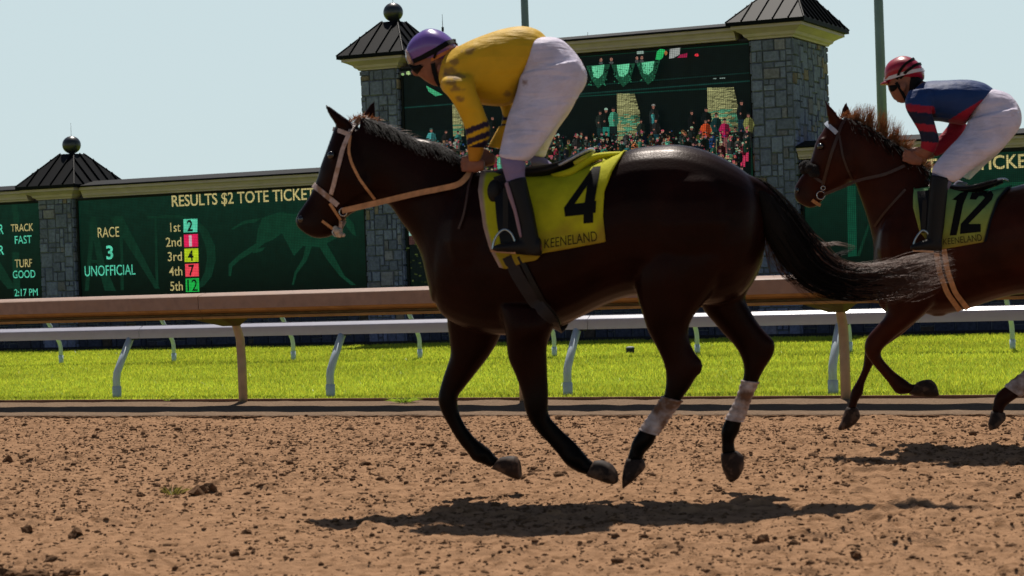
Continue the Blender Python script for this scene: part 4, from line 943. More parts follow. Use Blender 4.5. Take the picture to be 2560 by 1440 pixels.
# ------------------------------------------------------------------ tack
m_leather = mat('black_leather', (.006, .005, .005), rough=.5, spec=.25, bump=.3, bscale=60, bdist=.003)
m_girth = mat('girth', (.018, .012, .012), rough=.6, spec=.3, noise=.3, nscale=20)
m_strap1 = mat('pale_strap', (.50, .38, .34), rough=.55, spec=.35, noise=.3, nscale=40, stain=(.30, .17, .10), stscale=25, stlo=.5)
m_rein = mat('tan_rein', (.50, .25, .11), rough=.5, spec=.35, noise=.3, nscale=30)
m_dstrap = mat('dark_strap', (.045, .018, .010), rough=.45, spec=.4, noise=.3, nscale=30)
m_cloth = mat('saddlecloth', (.5, .55, .03), rough=.75, spec=.2, attr='c', noise=.14, nscale=14, bump=.5, bscale=26, bdist=.008, trans=.25)
m_ink = mat('black_print', (.004, .004, .004), rough=.7, spec=.15)
m_ink2 = mat('faded_print', (.035, .03, .012), rough=.8, spec=.1, noise=.5, nscale=40)
def edge(pts, t): 
    A = np.asarray(pts, float); d = np.r_[0, np.cumsum(np.hypot(*(A[1:] - A[:-1]).T))]; t = t * d[-1]
    return np.array([np.interp(t, d, A[:, 0]), np.interp(t, d, A[:, 1])])
def coons(top, bot, lef, rig, u, t):
    """u along the horse, t from top 0 to bottom 1"""
    a = edge(top, u) * (1 - t) + edge(bot, u) * t; b_ = edge(lef, t) * (1 - u) + edge(rig, t) * u
    c = (edge(top, 0) * (1 - u) + edge(top, 1) * u) * (1 - t) + (edge(bot, 0) * (1 - u) + edge(bot, 1) * u) * t
    return a + b_ - c
def cloth(name, fr, bv, top, bot, lef, rig, paint, label, cat, nu=46, nt=34, off=.012, seed=1):
    V = []; rows = []
    for side in (-1, 1):
        ts = np.linspace(1, 0, nt) if side < 0 else np.linspace(0, 1, nt)
        for t in ts:
            row = []
            for u in np.linspace(0, 1, nu):
                x, y = coons(top, bot, lef, rig, u, t)
                w_ = .010 * float(vnoise(np.array(u * 7 + seed), np.array(t * 3.), 41) - .3) * (.3 + t) + .006 * math.sin(u * 22 + seed) * t
                row.append(hit(bv, fr, x, y, off + max(0, w_), side))
            rows.append(row)
    A = np.array(rows)
    for _ in range(3): A[1:-1, 1:-1] = (A[1:-1, 1:-1] * 2 + A[:-2, 1:-1] + A[2:, 1:-1] + A[1:-1, :-2] + A[1:-1, 2:]) / 6
    n1, n2 = A.shape[:2]; idx = np.arange(n1 * n2).reshape(n1, n2)
    fs = [tuple(int(q) for q in (idx[i, j], idx[i, j + 1], idx[i + 1, j + 1], idx[i + 1, j])) for i in range(n1 - 1) for j in range(n2 - 1)]
    me = bpy.data.meshes.new(name); me.from_pydata([tuple(p) for p in A.reshape(-1, 3)], [], fs); me.shade_smooth()
    uu, tt = np.meshgrid(np.linspace(0, 1, n2), np.r_[np.linspace(1, 0, nt), np.linspace(0, 1, nt)])
    c = np.ones((n1 * n2, 4)); c[:, :3] = paint(uu.ravel(), tt.ravel()); ca = me.color_attributes.new('c', 'FLOAT_COLOR', 'POINT'); ca.data.foreach_set('color', c.ravel())
    me.materials.append(m_cloth); o = setup(bpy.data.objects.new(name, me), None)
    sd = o.modifiers.new('thick', 'SOLIDIFY'); sd.thickness = .005; sd.offset = -1
    tag(o, label, cat); return o
def paste(parent, name, bv, fr, polys, m, off=.0025, lim=9):
    b = MB()
    for poly in polys:
        tris = [(poly[0], poly[i], poly[i + 1]) for i in range(1, len(poly) - 1)]
        while tris:
            a, b_, c = tris.pop(); L_ = [math.dist(a, b_), math.dist(b_, c), math.dist(c, a)]
            k = int(np.argmax(L_))
            if L_[k] > lim:
                P = [a, b_, c]; p, q, r = P[k], P[(k + 1) % 3], P[(k + 2) % 3]; m_ = ((p[0] + q[0]) / 2, (p[1] + q[1]) / 2)
                tris += [(p, m_, r), (m_, q, r)]
            else: b.add([hit(bv, fr, *p, off) for p in (a, b_, c)], [(0, 1, 2)])
    return b.build(name, m, parent)
def quadtext(txt, bl, br, tr, tl, bold=0.0):
    v, f = glyphs(txt, 1, bold); mn = v.min(0); mx = v.max(0); s_ = (v[:, 0] - mn[0]) / (mx[0] - mn[0]); t = (v[:, 1] - mn[1]) / (mx[1] - mn[1])
    P = [tuple((np.array(bl) * (1 - a) * (1 - c) + np.array(br) * a * (1 - c) + np.array(tr) * a * c + np.array(tl) * (1 - a) * c)) for a, c in zip(s_, t)]
    return [[P[i] for i in q] for q in f]
YEL = np.array((.68, .66, .02)); MUD = np.array((.34, .19, .03))
def paint1(u, t):
    c = np.tile(YEL, (len(u), 1)); k = np.clip((t - .72) * 3.2 + .7 * (vnoise(u * 9, t * 9, 51) - .45), 0, .75)[:, None]; c = c * (1 - k) + MUD * k
    w_ = (u < .035)[:, None]; c = np.where(w_, np.array((.5, .36, .30)), c); return c
sc1 = cloth('saddlecloth', F1, bv1, [(1203, 430), (1290, 430), (1370, 438), (1440, 430), (1500, 406), (1562, 381)], [(1252, 668), (1268, 672), (1312, 656), (1344, 650), (1358, 633), (1420, 622), (1515, 604)],
            [(1203, 430), (1196, 480), (1208, 560), (1226, 620), (1252, 668)], [(1562, 381), (1532, 430), (1512, 480), (1508, 540), (1515, 604)], paint1,
            'muddy yellow saddlecloth printed with a black 4 on the nearest horse', 'saddlecloth')
def mesh_bvh(o):
    return BVHTree.FromPolygons([tuple(v.co) for v in o.data.vertices], [tuple(p.vertices) for p in o.data.polygons])
cb1 = mesh_bvh(sc1)
paste(sc1, 'number', cb1, F1, [[(1410, 520), (1483, 418), (1502, 416), (1468, 465), (1437, 510)], [(1410, 520), (1437, 510), (1462, 507), (1487, 502), (1491, 503), (1489, 532), (1483, 533), (1459, 537), (1413, 542)],
       [(1468, 465), (1502, 416), (1487, 502), (1462, 507)], [(1459, 537), (1483, 533), (1483, 557), (1459, 559)]], m_ink)
paste(sc1, 'lettering', cb1, F1, quadtext('KEENELAND', (1361, 621), (1494, 602), (1491, 577), (1362, 598)), m_ink2, .002, 30)
# rumpled fold behind the saddle
b = MB()
loft(b, F1, [(1378, 434, 1384, 446, -.10, .015), (1402, 428, 1408, 444, -.13, .02), (1430, 418, 1436, 436, -.13, .02), (1452, 402, 1462, 420, -.10, .025), (1480, 386, 1492, 402, -.07, .04), (1520, 380, 1530, 394, -.05, .06), (1556, 379, 1562, 388, -.02, .05)], sub=4)
loft(b, F1, [(1508, 396, 1522, 404, -.12, .012), (1500, 424, 1516, 430, -.175, .012), (1498, 444, 1508, 448, -.215, .008)], sub=4)
b.build('fold', mat('cloth_yellow', tuple(YEL), rough=.75, spec=.2, bump=.5, bscale=40, bdist=.006, trans=.25), sc1, smooth=True)

def saddle(fr, bvc, D, label):
    t = thing('saddle', fr.W(*D['at']), label, 'saddle'); b = MB()
    for L_ in D['seat']: loft(b, fr, L_, n=20, sub=4)
    seat = remesh(b, 'seat', m_leather, t, .009, 5)
    for L_ in D.get('cantle', []):
        b = MB(); loft(b, fr, L_[1], n=14, sub=4); b.build('cantle_edge', L_[0], seat, smooth=True)
    for s_ in (-1, 1):
        b = MB(); P = smooth_pts([hit(bvc, fr, x, y, .010, s_) for x, y in dens(D['flap'][0], 8)], 3); ribbon(b, P, .115, .012); b.build('flap', m_leather, t)
    if 'roll' in D:
        x, y, rx, ry, lat = D['roll']; b = MB(); c = hit(bvc, fr, x, y, .012); b.ball(c, 1, 18, sq=(rx, .02, ry)); b.build('knee_roll', m_leather, t, smooth=True)
    for pts, wd, m, nm in D['girths']:
        [(b := MB(), strap(b, D['bv'], fr, pts, wd, .008, .010, (s_,)), b.build(nm, m, t)) for s_ in (-1, 1)]
    for k, (lpts, irn, tr, lat) in enumerate(D['irons']):
        b = MB(); ribbon(b, [fr.W(x, y, lat) for x, y in dens(lpts, 10)], .026, .005); st_ = b.build('stirrup_leather', m_leather, t)
        b = MB(); A = crom(irn, 5); b.tube([fr.W(x, y, lat) for x, y in A], .006, 10); b.build('stirrup_iron', m_steel, st_, smooth=True)
        b = MB(); p, q = fr.W(*tr[0], lat), fr.W(*tr[1], lat); c = (p + q) / 2; d = (q - p) / np.linalg.norm(q - p)
        b.box(c, d, NH, np.cross(d, NH), np.linalg.norm(q - p) / 2, .022, .006); b.build('tread', m_rein, st_)
    return t
m_steel = mat('stirrup_steel', (.35, .45, .50), rough=.3, metal=.9)
m_cant = mat('cantle_blue', (.45, .48, .55), rough=.3, spec=.5)
m_cy = mat('cantle_yellow', (.45, .42, .02), rough=.6)
bvb1 = bvh_of(body1, sc1)
S1 = dict(at=(1340, 430), bv=bv1,
 seat=[[(1228, 432, 1236, 452, 0, .05), (1256, 420, 1262, 455, 0, .10), (1300, 416, 1308, 452, 0, .135), (1350, 414, 1360, 448, 0, .15), (1400, 404, 1412, 432, 0, .14), (1440, 386, 1450, 410, 0, .12), (1466, 374, 1474, 392, 0, .10), (1482, 370, 1484, 382, 0, .05)]],
 cantle=[(m_cant, [(1396, 410, 1400, 416, -.13, .02), (1430, 392, 1434, 398, -.12, .02), (1460, 376, 1464, 382, -.10, .02), (1480, 369, 1484, 375, -.05, .03), (1487, 374, 1484, 382, -.0, .03)]), (m_cy, [(1432, 404, 1438, 414, -.125, .01), (1458, 388, 1464, 400, -.11, .012), (1480, 378, 1483, 388, -.06, .02)])],
 flap=([(1262, 440), (1268, 500), (1274, 560), (1284, 610)], [.11] * 2 + [.12] * 40), roll=(1240, 482, .040, .060, 0),
 girths=[([(1272, 640), (1296, 690), (1335, 750), (1372, 800), (1392, 822)], .060, m_girth, 'girth'), ([(1300, 640), (1330, 700), (1362, 760), (1395, 806)], .025, m_leather, 'girth_strap')],
 irons=[([(1264, 470), (1264, 574)], [(1232, 624), (1235, 604), (1246, 584), (1261, 574), (1276, 581), (1286, 600), (1290, 626)], ((1229, 627), (1291, 632)), -.335), ([(1264, 470), (1264, 574)], [(1232, 624), (1235, 604), (1246, 584), (1261, 574), (1276, 581), (1286, 600), (1290, 626)], ((1229, 627), (1291, 632)), .335)])
saddle(F1, bvb1, S1, 'small black racing saddle on the yellow cloth with the 4')

def bridle(fr, bv, D, label):
    t = thing('bridle', fr.W(*D['at']), label, 'bridle')
    for nm, pts, wd, m, off in D['straps']:
        [(b := MB(), strap(b, bv, fr, pts, wd, .006, off, (s_,)), b.build(nm, m, t)) for s_ in (-1, 1)]
    for (x, y, r_, lat, m) in D['rings']:
        for s_ in (-1, 1):
            b = MB(); c = fr.W(x, y, s_ * lat); b.tube([c + EH * r_ * math.cos(a) + Z * r_ * math.sin(a) for a in np.linspace(0, 2 * math.pi, 20)], .004, 8)
            b.build('bit_ring', m, t, smooth=True)
    for nm, pts, lats, wd, m in D['reins']:
        for s_ in (-1, 1):
            A = crom([(x, y, l) for (x, y), l in zip(pts, lats)], 6); b = MB(); ribbon(b, [fr.W(x, y, s_ * l) for x, y, l in A], wd, .006)
            b.build(nm, m, t)
    return t
B1 = dict(at=(850, 420),
 straps=[('headpiece', [(900, 292), (886, 306), (872, 338), (858, 372), (846, 420), (836, 462), (829, 486)], .022, m_strap1, .007), ('browband', [(832, 322), (850, 328), (874, 338)], .022, m_strap1, .008), ('noseband', [(776, 458), (800, 474), (824, 494), (846, 512)], .026, m_strap1, .008),
         ('throat_lash', [(876, 340), (872, 380), (880, 410), (898, 446), (920, 476), (938, 496)], .014, m_rein, .007), ('chin_strap', [(826, 508), (840, 530), (850, 548)], .014, m_rein, .008), ('bit_strap', [(806, 552), (822, 564), (836, 574)], .014, m_rein, .008), ('bit_strap', [(850, 550), (848, 566), (840, 586)], .016, m_strap1, .010)],
 rings=[(842, 580, .022, .066, m_bit), (858, 530, .02, .07, m_bit)],
 reins=[('rein', [(856, 527), (900, 517), (960, 503), (1040, 484), (1100, 472), (1150, 458), (1180, 424)], [.075, .13, .16, .17, .175, .18, .13], .028, m_rein), ('rein_end', [(1184, 424), (1172, 462), (1166, 500), (1158, 540), (1146, 572)], [.14, .20, .225, .235, .24], .010, m_dstrap)])
br1 = bridle(F1, bv1, B1, 'pale bridle with broad tan reins on the dark horse with cloth 4')
# sheepskin cheek and pad
b = MB(); c = F1.W(845, 580, -.07)
for i in range(14): b.ball(c + rng.normal(size=3) * .010, .010 + .006 * rng.random(), 8)
b.build('bit_guard', mat('foam_white', (.55, .45, .36), rough=.9, noise=.3, nscale=60), br1, smooth=True)

# second horse
GRN = np.array((.20, .46, .20)); YG = np.array((.46, .52, .09))
def paint2(u, t):
    k = np.clip(t * 1.3, 0, 1)[:, None]; c = GRN * (1 - k) + YG * k; k = np.clip((t - .75) * 3 + .5 * (vnoise(u * 9, t * 9, 52) - .5), 0, .6)[:, None]; c = c * (1 - k) + MUD * k
    return np.where((u > .95)[:, None], np.array((.01, .012, .02)), c)
sc2 = cloth('saddlecloth', F2, bv2, [(2285, 470), (2350, 462), (2420, 480), (2470, 482), (2530, 466)], [(2300, 580), (2330, 612), (2352, 624), (2400, 616), (2466, 604)],
            [(2285, 470), (2284, 520), (2300, 580)], [(2530, 466), (2500, 500), (2480, 550), (2466, 604)], paint2, 'green-yellow saddlecloth printed with a black 12 on the second horse', 'saddlecloth', nu=36, nt=28, seed=5)
cb2 = mesh_bvh(sc2)
paste(sc2, 'number', cb2, F2, [[(2374, 589), (2392, 498), (2424, 474), (2408, 512), (2392, 588)], [(2380, 500), (2400, 484), (2424, 474), (2398, 502)], [(2424, 499), (2430, 482), (2445, 475), (2447, 491), (2440, 500)], [(2445, 475), (2474, 472), (2457, 490), (2447, 491)],
      [(2474, 472), (2484, 487), (2480, 500), (2462, 495), (2457, 490)], [(2462, 495), (2480, 500), (2420, 561), (2402, 560)], [(2402, 560), (2420, 561), (2452, 560), (2452, 580), (2400, 585)]], m_ink)
paste(sc2, 'lettering', cb2, F2, quadtext('KEENELAND', (2358, 612), (2456, 602), (2453, 585), (2358, 597)), m_ink2, .002, 30)
bvb2 = bvh_of(body2, sc2)
S2 = dict(at=(2400, 460), bv=bv2,
 seat=[[(2310, 468, 2316, 488, 0, .05), (2340, 456, 2346, 482, 0, .11), (2390, 462, 2396, 488, 0, .14), (2430, 462, 2438, 482, 0, .13), (2470, 452, 2478, 470, 0, .12), (2505, 444, 2510, 458, 0, .08)]],
 cantle=[(m_cant, [(2492, 446, 2494, 452, -.09, .02), (2508, 444, 2510, 450, -.04, .03), (2520, 448, 2522, 454, 0, .03)])],
 flap=([(2318, 480), (2322, 520), (2328, 580)], .12),
 girths=[([(2340, 622), (2350, 680), (2368, 730), (2398, 772)], .030, m_rein, 'girth'), ([(2360, 620), (2370, 680), (2388, 730), (2418, 768)], .030, m_rein, 'girth')],
 irons=[([(2312, 500), (2308, 574)], [(2284, 624), (2286, 604), (2296, 586), (2308, 576), (2322, 586), (2330, 606), (2332, 628)], ((2282, 626), (2334, 630)), -.335), ([(2312, 500), (2308, 574)], [(2284, 624), (2286, 604), (2296, 586), (2308, 576), (2322, 586), (2330, 606), (2332, 628)], ((2282, 626), (2334, 630)), .335)])
saddle(F2, bvb2, S2, 'small black racing saddle on the green-yellow cloth with the 12')
B2 = dict(at=(2060, 400),
 straps=[('headpiece', [(2116, 296), (2104, 310), (2094, 340), (2080, 380), (2066, 430), (2056, 466)], .018, m_dstrap, .007), ('browband', [(2064, 306), (2076, 318), (2092, 334)], .026, m_cant, .009), ('throat_lash', [(2098, 340), (2106, 390), (2120, 430), (2132, 448)], .012, m_dstrap, .007),
         ('noseband', [(2020, 430), (2040, 445), (2060, 458)], .016, m_dstrap, .007), ('bit_strap', [(2030, 500), (2044, 510), (2052, 514)], .02, m_rein, .009), ('breast_strap', [(2264, 474), (2240, 500), (2212, 532), (2188, 566)], .014, m_dstrap, .008)],
 rings=[(2052, 488, .024, .062, m_bit), (2058, 470, .012, .066, m_bit)],
 reins=[('rein', [(2060, 486), (2100, 470), (2150, 450), (2210, 436), (2262, 414)], [.07, .12, .15, .15, .12], .018, m_dstrap)])
br2 = bridle(F2, bv2, B2, 'dark bridle with a fluffy black nose roll on the horse with cloth 12')
b = MB()
for s_ in np.linspace(-1, 1, 30):
    ang = s_ * 1.9; c = (F2.W(2014, 414, 0) + (F2.W(2040, 432, 0) - F2.W(2014, 414, 0)) * (1 - math.cos(ang)) * .75) + NH * math.sin(ang) * .075
    for k in range(3): b.ball(c + rng.normal(size=3) * .008, .020 + .010 * rng.random(), 8)
b.build('nose_roll', mat('sheepskin_black', (.012, .010, .010), rough=1, bump=1, bscale=120, bdist=.01), br2, smooth=True)

# ------------------------------------------------------------------ riders
m_skin = mat('skin', (.26, .10, .06), rough=.5, spec=.35, noise=.15, nscale=30)
m_boot = m_leather
def cloth_mat(name, trans=.12): return mat(name, (.5, .5, .5), rough=.6, spec=.25, attr='c', noise=.12, nscale=9, bump=.55, bscale=18, bdist=.012, trans=trans, sheen=.1)
def wrinkle(m, sc, strength):
    t = m.node_tree; n = t.nodes; L = t.links; b = n['Principled BSDF']
    tc = n.new('ShaderNodeTexCoord'); mp = n.new('ShaderNodeMapping'); mp.inputs['Rotation'].default_value = (0, .45, 0); mp.inputs['Scale'].default_value = (1.6, 3, 9)
    nz = n.new('ShaderNodeTexNoise'); nz.inputs['Scale'].default_value = sc; nz.inputs['Detail'].default_value = 3; nz.inputs['Distortion'].default_value = .8
    L.new(tc.outputs['Object'], mp.inputs[0]); L.new(mp.outputs[0], nz.inputs['Vector'])
    bp = n.new('ShaderNodeBump'); bp.inputs['Strength'].default_value = strength; bp.inputs['Distance'].default_value = .02
    L.new(nz.outputs[0], bp.inputs['Height']); old = b.inputs['Normal'].links[0].from_socket; L.new(old, bp.inputs['Normal']); L.new(bp.outputs[0], b.inputs['Normal'])
    return m
m_jack = cloth_mat('silks'); m_bree = wrinkle(cloth_mat('breeches_cloth', .22), 2.2, .8); wrinkle(m_jack, 1.6, .6)
def hand(mb, c, down, fwdv, out, side_m):
    """a closed fist round the rein: palm, four bent fingers of unequal length, thumb over the top"""
    c = np.asarray(c, float)
    rings = []
    for t, r1, r2 in ((-.045, .024, .018), (-.03, .033, .020), (0, .040, .022), (.03, .040, .021), (.042, .034, .017)):
        pass
    for i, (t, r1, r2) in enumerate(((-.050, .024, .017), (-.03, .032, .019), (-.005, .040, .021), (.022, .041, .019), (.034, .036, .014))):
        rings.append([c + fwdv * t + down * r1 * math.cos(a) + out * r2 * math.sin(a) for a in np.linspace(0, 2 * math.pi, 14, endpoint=False)])
    mb.rings(rings)
    for k, ln in enumerate((.92, 1.0, .95, .78)):
        o_ = c + down * (-.028 + .019 * k) + fwdv * .030 + out * .006
        P = [o_, o_ + fwdv * .026 * ln + out * .006, o_ + fwdv * .036 * ln - out * .014, o_ + fwdv * .024 * ln - out * .032, o_ + fwdv * .004 - out * .034]
        mb.tube(P, [.0095, .0095, .009, .008, .0065], 9)
    th = c - down * .034 - fwdv * .012
    mb.tube([th, th - down * .012 + fwdv * .022, th - down * .006 + fwdv * .046 - out * .010, th + down * .002 + fwdv * .058 - out * .022], [.013, .0115, .010, .008], 9)
def person(fr, D, label):
    t = thing('person', fr.W(*D['at']), label, 'person')
    b = MB()
    for L_ in D['skin']: loft(b, fr, L_, n=18, sub=4)
    for L_ in D['under']: loft(b, fr, L_, n=16, sub=3, grow=-.012)
    for (px, py, lat, dn, fw, out) in D['hands']: hand(b, fr.W(px, py, lat), dn, fw, out, None)
    remesh(b, 'body', m_skin, t, .0055, 2, .4)
    for nm, m, lofts, vox, paint in D['wear']:
        b = MB()
        for L_ in lofts: loft(b, fr, L_, n=22, sub=5, k=2.15)
        o = remesh(b, nm, m, t, vox, 9 if nm == 'jacket' else 5, .5, paint=paint)
        D.setdefault('objs', {})[nm] = o
    return t
nrm_ = lambda v: v / np.linalg.norm(v)
# rider in yellow -------------------------------------------------
J_t = [(1122, 130, 1100, 212, 0, .09), (1150, 117, 1118, 238, 0, .165), (1185, 100, 1155, 252, 0, .20), (1225, 84, 1205, 262, 0, .205), (1265, 71, 1242, 266, 0, .195), (1310, 65, 1272, 262, 0, .185), (1348, 76, 1296, 240, 0, .17), (1370, 98, 1312, 205, 0, .15)]
J_an = [(1134, 178, 1184, 168, -.06, .05), (1112, 192, 1188, 184, -.145, .056), (1103, 205, 1186, 200, -.20, .062), (1112, 230, 1192, 230, -.215, .060), (1130, 254, 1203, 256, -.215, .055), (1148, 286, 1214, 286, -.205, .052), (1160, 314, 1224, 312, -.195, .050), (1166, 345, 1225, 342, -.18, .045), (1167, 372, 1214, 370, -.165, .040)]
J_af = [(1190, 200, 1270, 190, .19, .055), (1228, 236, 1292, 226, .19, .05), (1250, 266, 1288, 256, .18, .045), (1257, 292, 1281, 286, .17, .040), (1250, 322, 1273, 314, .155, .036)]
cuff_n = [(1168, 366, 1212, 364, -.165, .038), (1170, 384, 1207, 384, -.155, .032), (1172, 404, 1200, 404, -.15, .028)]
cuff_f = [(1248, 316, 1273, 312, .155, .034), (1234, 340, 1262, 344, .145, .032), (1220, 366, 1250, 372, .135, .032)]
P_pel = [(1318, 130, 1352, 94, 0, .12), (1306, 160, 1398, 96, 0, .155), (1299, 196, 1436, 128, 0, .175), (1294, 226, 1463, 172, 0, .18), (1290, 248, 1466, 202, 0, .165), (1292, 262, 1452, 232, 0, .12)]
P_ln = [(1300, 190, 1450, 150, -.10, .09), (1292, 228, 1463, 190, -.115, .095), (1281, 262, 1448, 238, -.135, .095), (1270, 292, 1424, 272, -.16, .092), (1260, 332, 1384, 326, -.20, .085), (1252, 368, 1352, 368, -.24, .078), (1248, 388, 1326, 398, -.265, .072), (1252, 394, 1304, 406, -.275, .062)]
P_lf = [(1310, 190, 1450, 160, .10, .09), (1300, 240, 1450, 220, .12, .09), (1290, 290, 1430, 272, .16, .085), (1300, 330, 1395, 322, .20, .08), (1316, 362, 1372, 366, .24, .072), (1322, 388, 1362, 394, .26, .055)]
calf_n = [(1250, 384, 1312, 396, -.275, .052), (1254, 412, 1313, 416, -.29, .050), (1262, 440, 1312, 440, -.295, .047), (1272, 470, 1318, 470, -.30, .044)]
calf_f = [(1318, 372, 1334, 420, .25, .05), (1350, 386, 1350, 430, .26, .048), (1384, 412, 1374, 436, .27, .042)]
boot_n = [(1266, 456, 1314, 441, -.30, .052), (1274, 490, 1324, 486, -.305, .052), (1284, 530, 1334, 526, -.31, .048), (1293, 570, 1342, 568, -.315, .042), (1296, 598, 1348, 600, -.32, .040), (1302, 618, 1352, 626, -.32, .038), (1312, 634, 1350, 640, -.32, .034)]
foot_n = [(1352, 596, 1354, 640, -.32, .030), (1326, 592, 1326, 639, -.322, .036), (1296, 600, 1296, 636, -.328, .038), (1268, 606, 1266, 632, -.334, .040), (1246, 610, 1242, 630, -.338, .034), (1234, 616, 1232, 627, -.34, .02)]
mir = lambda L_: [(a, b_, c, d, -e, f) for a, b_, c, d, e, f in L_]
head1 = [(1030, 120, 1128, 112, 0, .07), (1024, 148, 1128, 134, 0, .078), (1030, 164, 1122, 154, 0, .076), (1038, 176, 1118, 170, 0, .070), (1046, 188, 1114, 184, 0, .062), (1060, 200, 1112, 196, 0, .052), (1078, 211, 1108, 206, 0, .036), (1090, 216, 1102, 212, 0, .018)]
nose1 = [(1030, 170, 1050, 164, 0, .012), (1029, 181, 1052, 178, 0, .016), (1036, 190, 1052, 190, 0, .014)]
neck1 = [(1086, 150, 1110, 200, 0, .055), (1120, 138, 1112, 205, 0, .06), (1150, 130, 1130, 210, 0, .07)]
ear1 = [(1094, 160, 1106, 158, -.074, .006), (1092, 172, 1110, 170, -.08, .008), (1096, 186, 1106, 184, -.074, .006)]
Yc = np.array((.74, .44, .015)); NV = np.array((.020, .012, .045))
def paint_j1(px, py, co):
    c = np.tile(Yc, (len(px), 1)); u = px * .04; v = py * .04
    lat = (co - F1.p0) @ NH
    s_ = py + .4 * (px - 1166)
    near = (lat < -.10) & (px < 1232)
    c[near & (s_ > 322) & (s_ < 338)] = NV; c[near & (s_ > 348) & (s_ < 364)] = NV; c[near & (s_ > 370)] = NV * .9
    far = (lat > .05) & (px < 1290) & (py > 282)
    c[far & (py > 290) & (py < 302)] = NV; c[far & (py > 309)] = NV
    for x, y, rx, ry in ((1172, 127, 14, 8), (1128, 178, 18, 9), (1132, 190, 26, 7), (1140, 222, 17, 7), (1150, 248, 12, 7), (1135, 155, 12, 7), (1265, 236, 12, 7), (1125, 205, 14, 8)):
        r = np.hypot((px - x) / rx, (py - y) / ry) + 1.1 * (vnoise(u * 3.1, v * 3.1, 61) - .5); k = np.clip(1.3 - r, 0, .62)[:, None] * (lat < 0)[:, None]
        c = c * (1 - k) + np.array((.10, .045, .05)) * k
    return c
def paint_b1(px, py, co):
    c = np.tile(np.array((.88, .81, .97)), (len(px), 1))
    k = np.clip((vnoise(px * .05, py * .05, 62) * .6 + vnoise(px * .14 + py * .05, py * .3 - px * .08, 64) * .4 - .52) * 1.3, 0, .09)[:, None]; c = c * (1 - k) + np.array((.42, .27, .22)) * k
    r = np.hypot(px - 1312, py - 206) / 9 + .6 * (vnoise(px * .3, py * .3, 63) - .5); k = np.clip(1.1 - r, 0, .8)[:, None]; return c * (1 - k) + np.array((.3, .16, .12)) * k
cst = lambda c: (lambda px, py, co: np.tile(np.array(c), (len(px), 1)))
dn1 = nrm_(-Z * .95 - EH * .1); fw1 = nrm_(-EH * .95 - Z * .25)
fw1 = nrm_(fw1 - dn1 * (fw1 @ dn1))
R1 = dict(at=(1280, 640), skin=[head1, nose1, neck1, ear1, mir(ear1)], under=[J_t, J_an, J_af, P_pel, P_ln, P_lf, calf_n, calf_f, boot_n, foot_n, cuff_n, cuff_f],
 hands=[(1186, 412, -.145, dn1, fw1, -NH), (1214, 398, .115, dn1, fw1, NH)],
 wear=[('jacket', m_jack, [J_t, J_an, J_af], .009, paint_j1), ('breeches', m_bree, [P_pel, P_ln, P_lf], .008, paint_b1), ('stocking', m_bree, [calf_n], .007, cst((.30, .23, .40))), ('stocking', m_bree, [calf_f], .007, cst((.30, .23, .40))),
       ('boot', m_leather, [boot_n, foot_n], .006, None), ('boot', m_leather, [[(a + 0, b_, c + 0, d, e, f) for a, b_, c, d, e, f in mir(boot_n)], mir(foot_n)], .006, None),
       ('wristband', m_jack, [cuff_n], .006, cst((.58, .26, .02))), ('wristband', m_jack, [cuff_f], .006, cst((.74, .40, .02)))])
person1 = person(F1, R1, 'jockey in muddy yellow silks, white breeches and purple helmet crouched over horse 4')
b = MB(); loft(b, F1, [(1262, 460, 1270, 452, -.335, .012), (1270, 490, 1280, 486, -.35, .012), (1284, 530, 1292, 528, -.355, .010), (1293, 570, 1301, 568, -.355, .010), (1300, 594, 1305, 592, -.355, .008)], sub=4)
b.build('boot_trim', mat('trim', (.28, .18, .22), rough=.7), person1, smooth=True)
def helmet(fr, parent, st, m, bands, peak=None):
    b = MB()
    loft(b, fr, st, n=28, sub=5, k=2.0); h = remesh(b, 'helmet', m, parent, .006, 4)
    hb_ = bvh_of(h)
    for nm, pts, wd, mm, off in bands:
        [(b := MB(), strap(b, hb_, fr, pts, wd, .004, off, (s_,), 4), b.build(nm, mm, h)) for s_ in (-1, 1)]
    if peak: b = MB(); loft(b, fr, peak, n=16, sub=3); b.build('peak', m, h, smooth=True)
    return h
m_pur = mat('helmet_purple', (.16, .085, .36), rough=.25, spec=.5, coat=.3)
m_red = mat('helmet_red', (.34, .008, .03), rough=.35, spec=.5, coat=.2)
m_org = mat('orange_band', (.55, .18, .04), rough=.6); m_white = mat('white_band', (.6, .58, .62), rough=.6)
m_lens = mat('goggle_lens', (.42, .30, .26), rough=.15, spec=.7)
H1_ = [(1016, 138, 1019, 156, 0, .03), (1023, 112, 1032, 166, 0, .07), (1040, 89, 1056, 168, 0, .092), (1070, 72, 1084, 164, 0, .104), (1100, 76, 1112, 156, 0, .102), (1124, 92, 1132, 142, 0, .082), (1138, 110, 1141, 126, 0, .04)]
helmet(F1, person1, H1_, m_pur, [('goggle_strap', [(1140, 101), (1118, 108), (1088, 126), (1058, 141), (1034, 151)], .026, m_ink, .004), ('band', [(1140, 116), (1112, 131), (1082, 146), (1050, 158), (1030, 162)], .018, m_org, .004), ('chin_strap', [(1092, 126), (1086, 142), (1082, 158)], .012, m_ink, .005)])
b = MB(); loft(b, F1, [(1014, 128, 1022, 162, 0, .02), (1019, 122, 1034, 168, 0, .075), (1028, 122, 1042, 166, 0, .085)], n=18, sub=3); gg = b.build('goggles', m_lens, person1, smooth=True)
b = MB(); loft(b, F1, [(1026, 160, 1034, 172, 0, .05), (1030, 162, 1044, 186, 0, .074), (1042, 164, 1056, 184, 0, .082), (1056, 162, 1070, 172, 0, .082)], n=18, sub=3); b.build('goggle_frame', m_ink, gg, smooth=True)
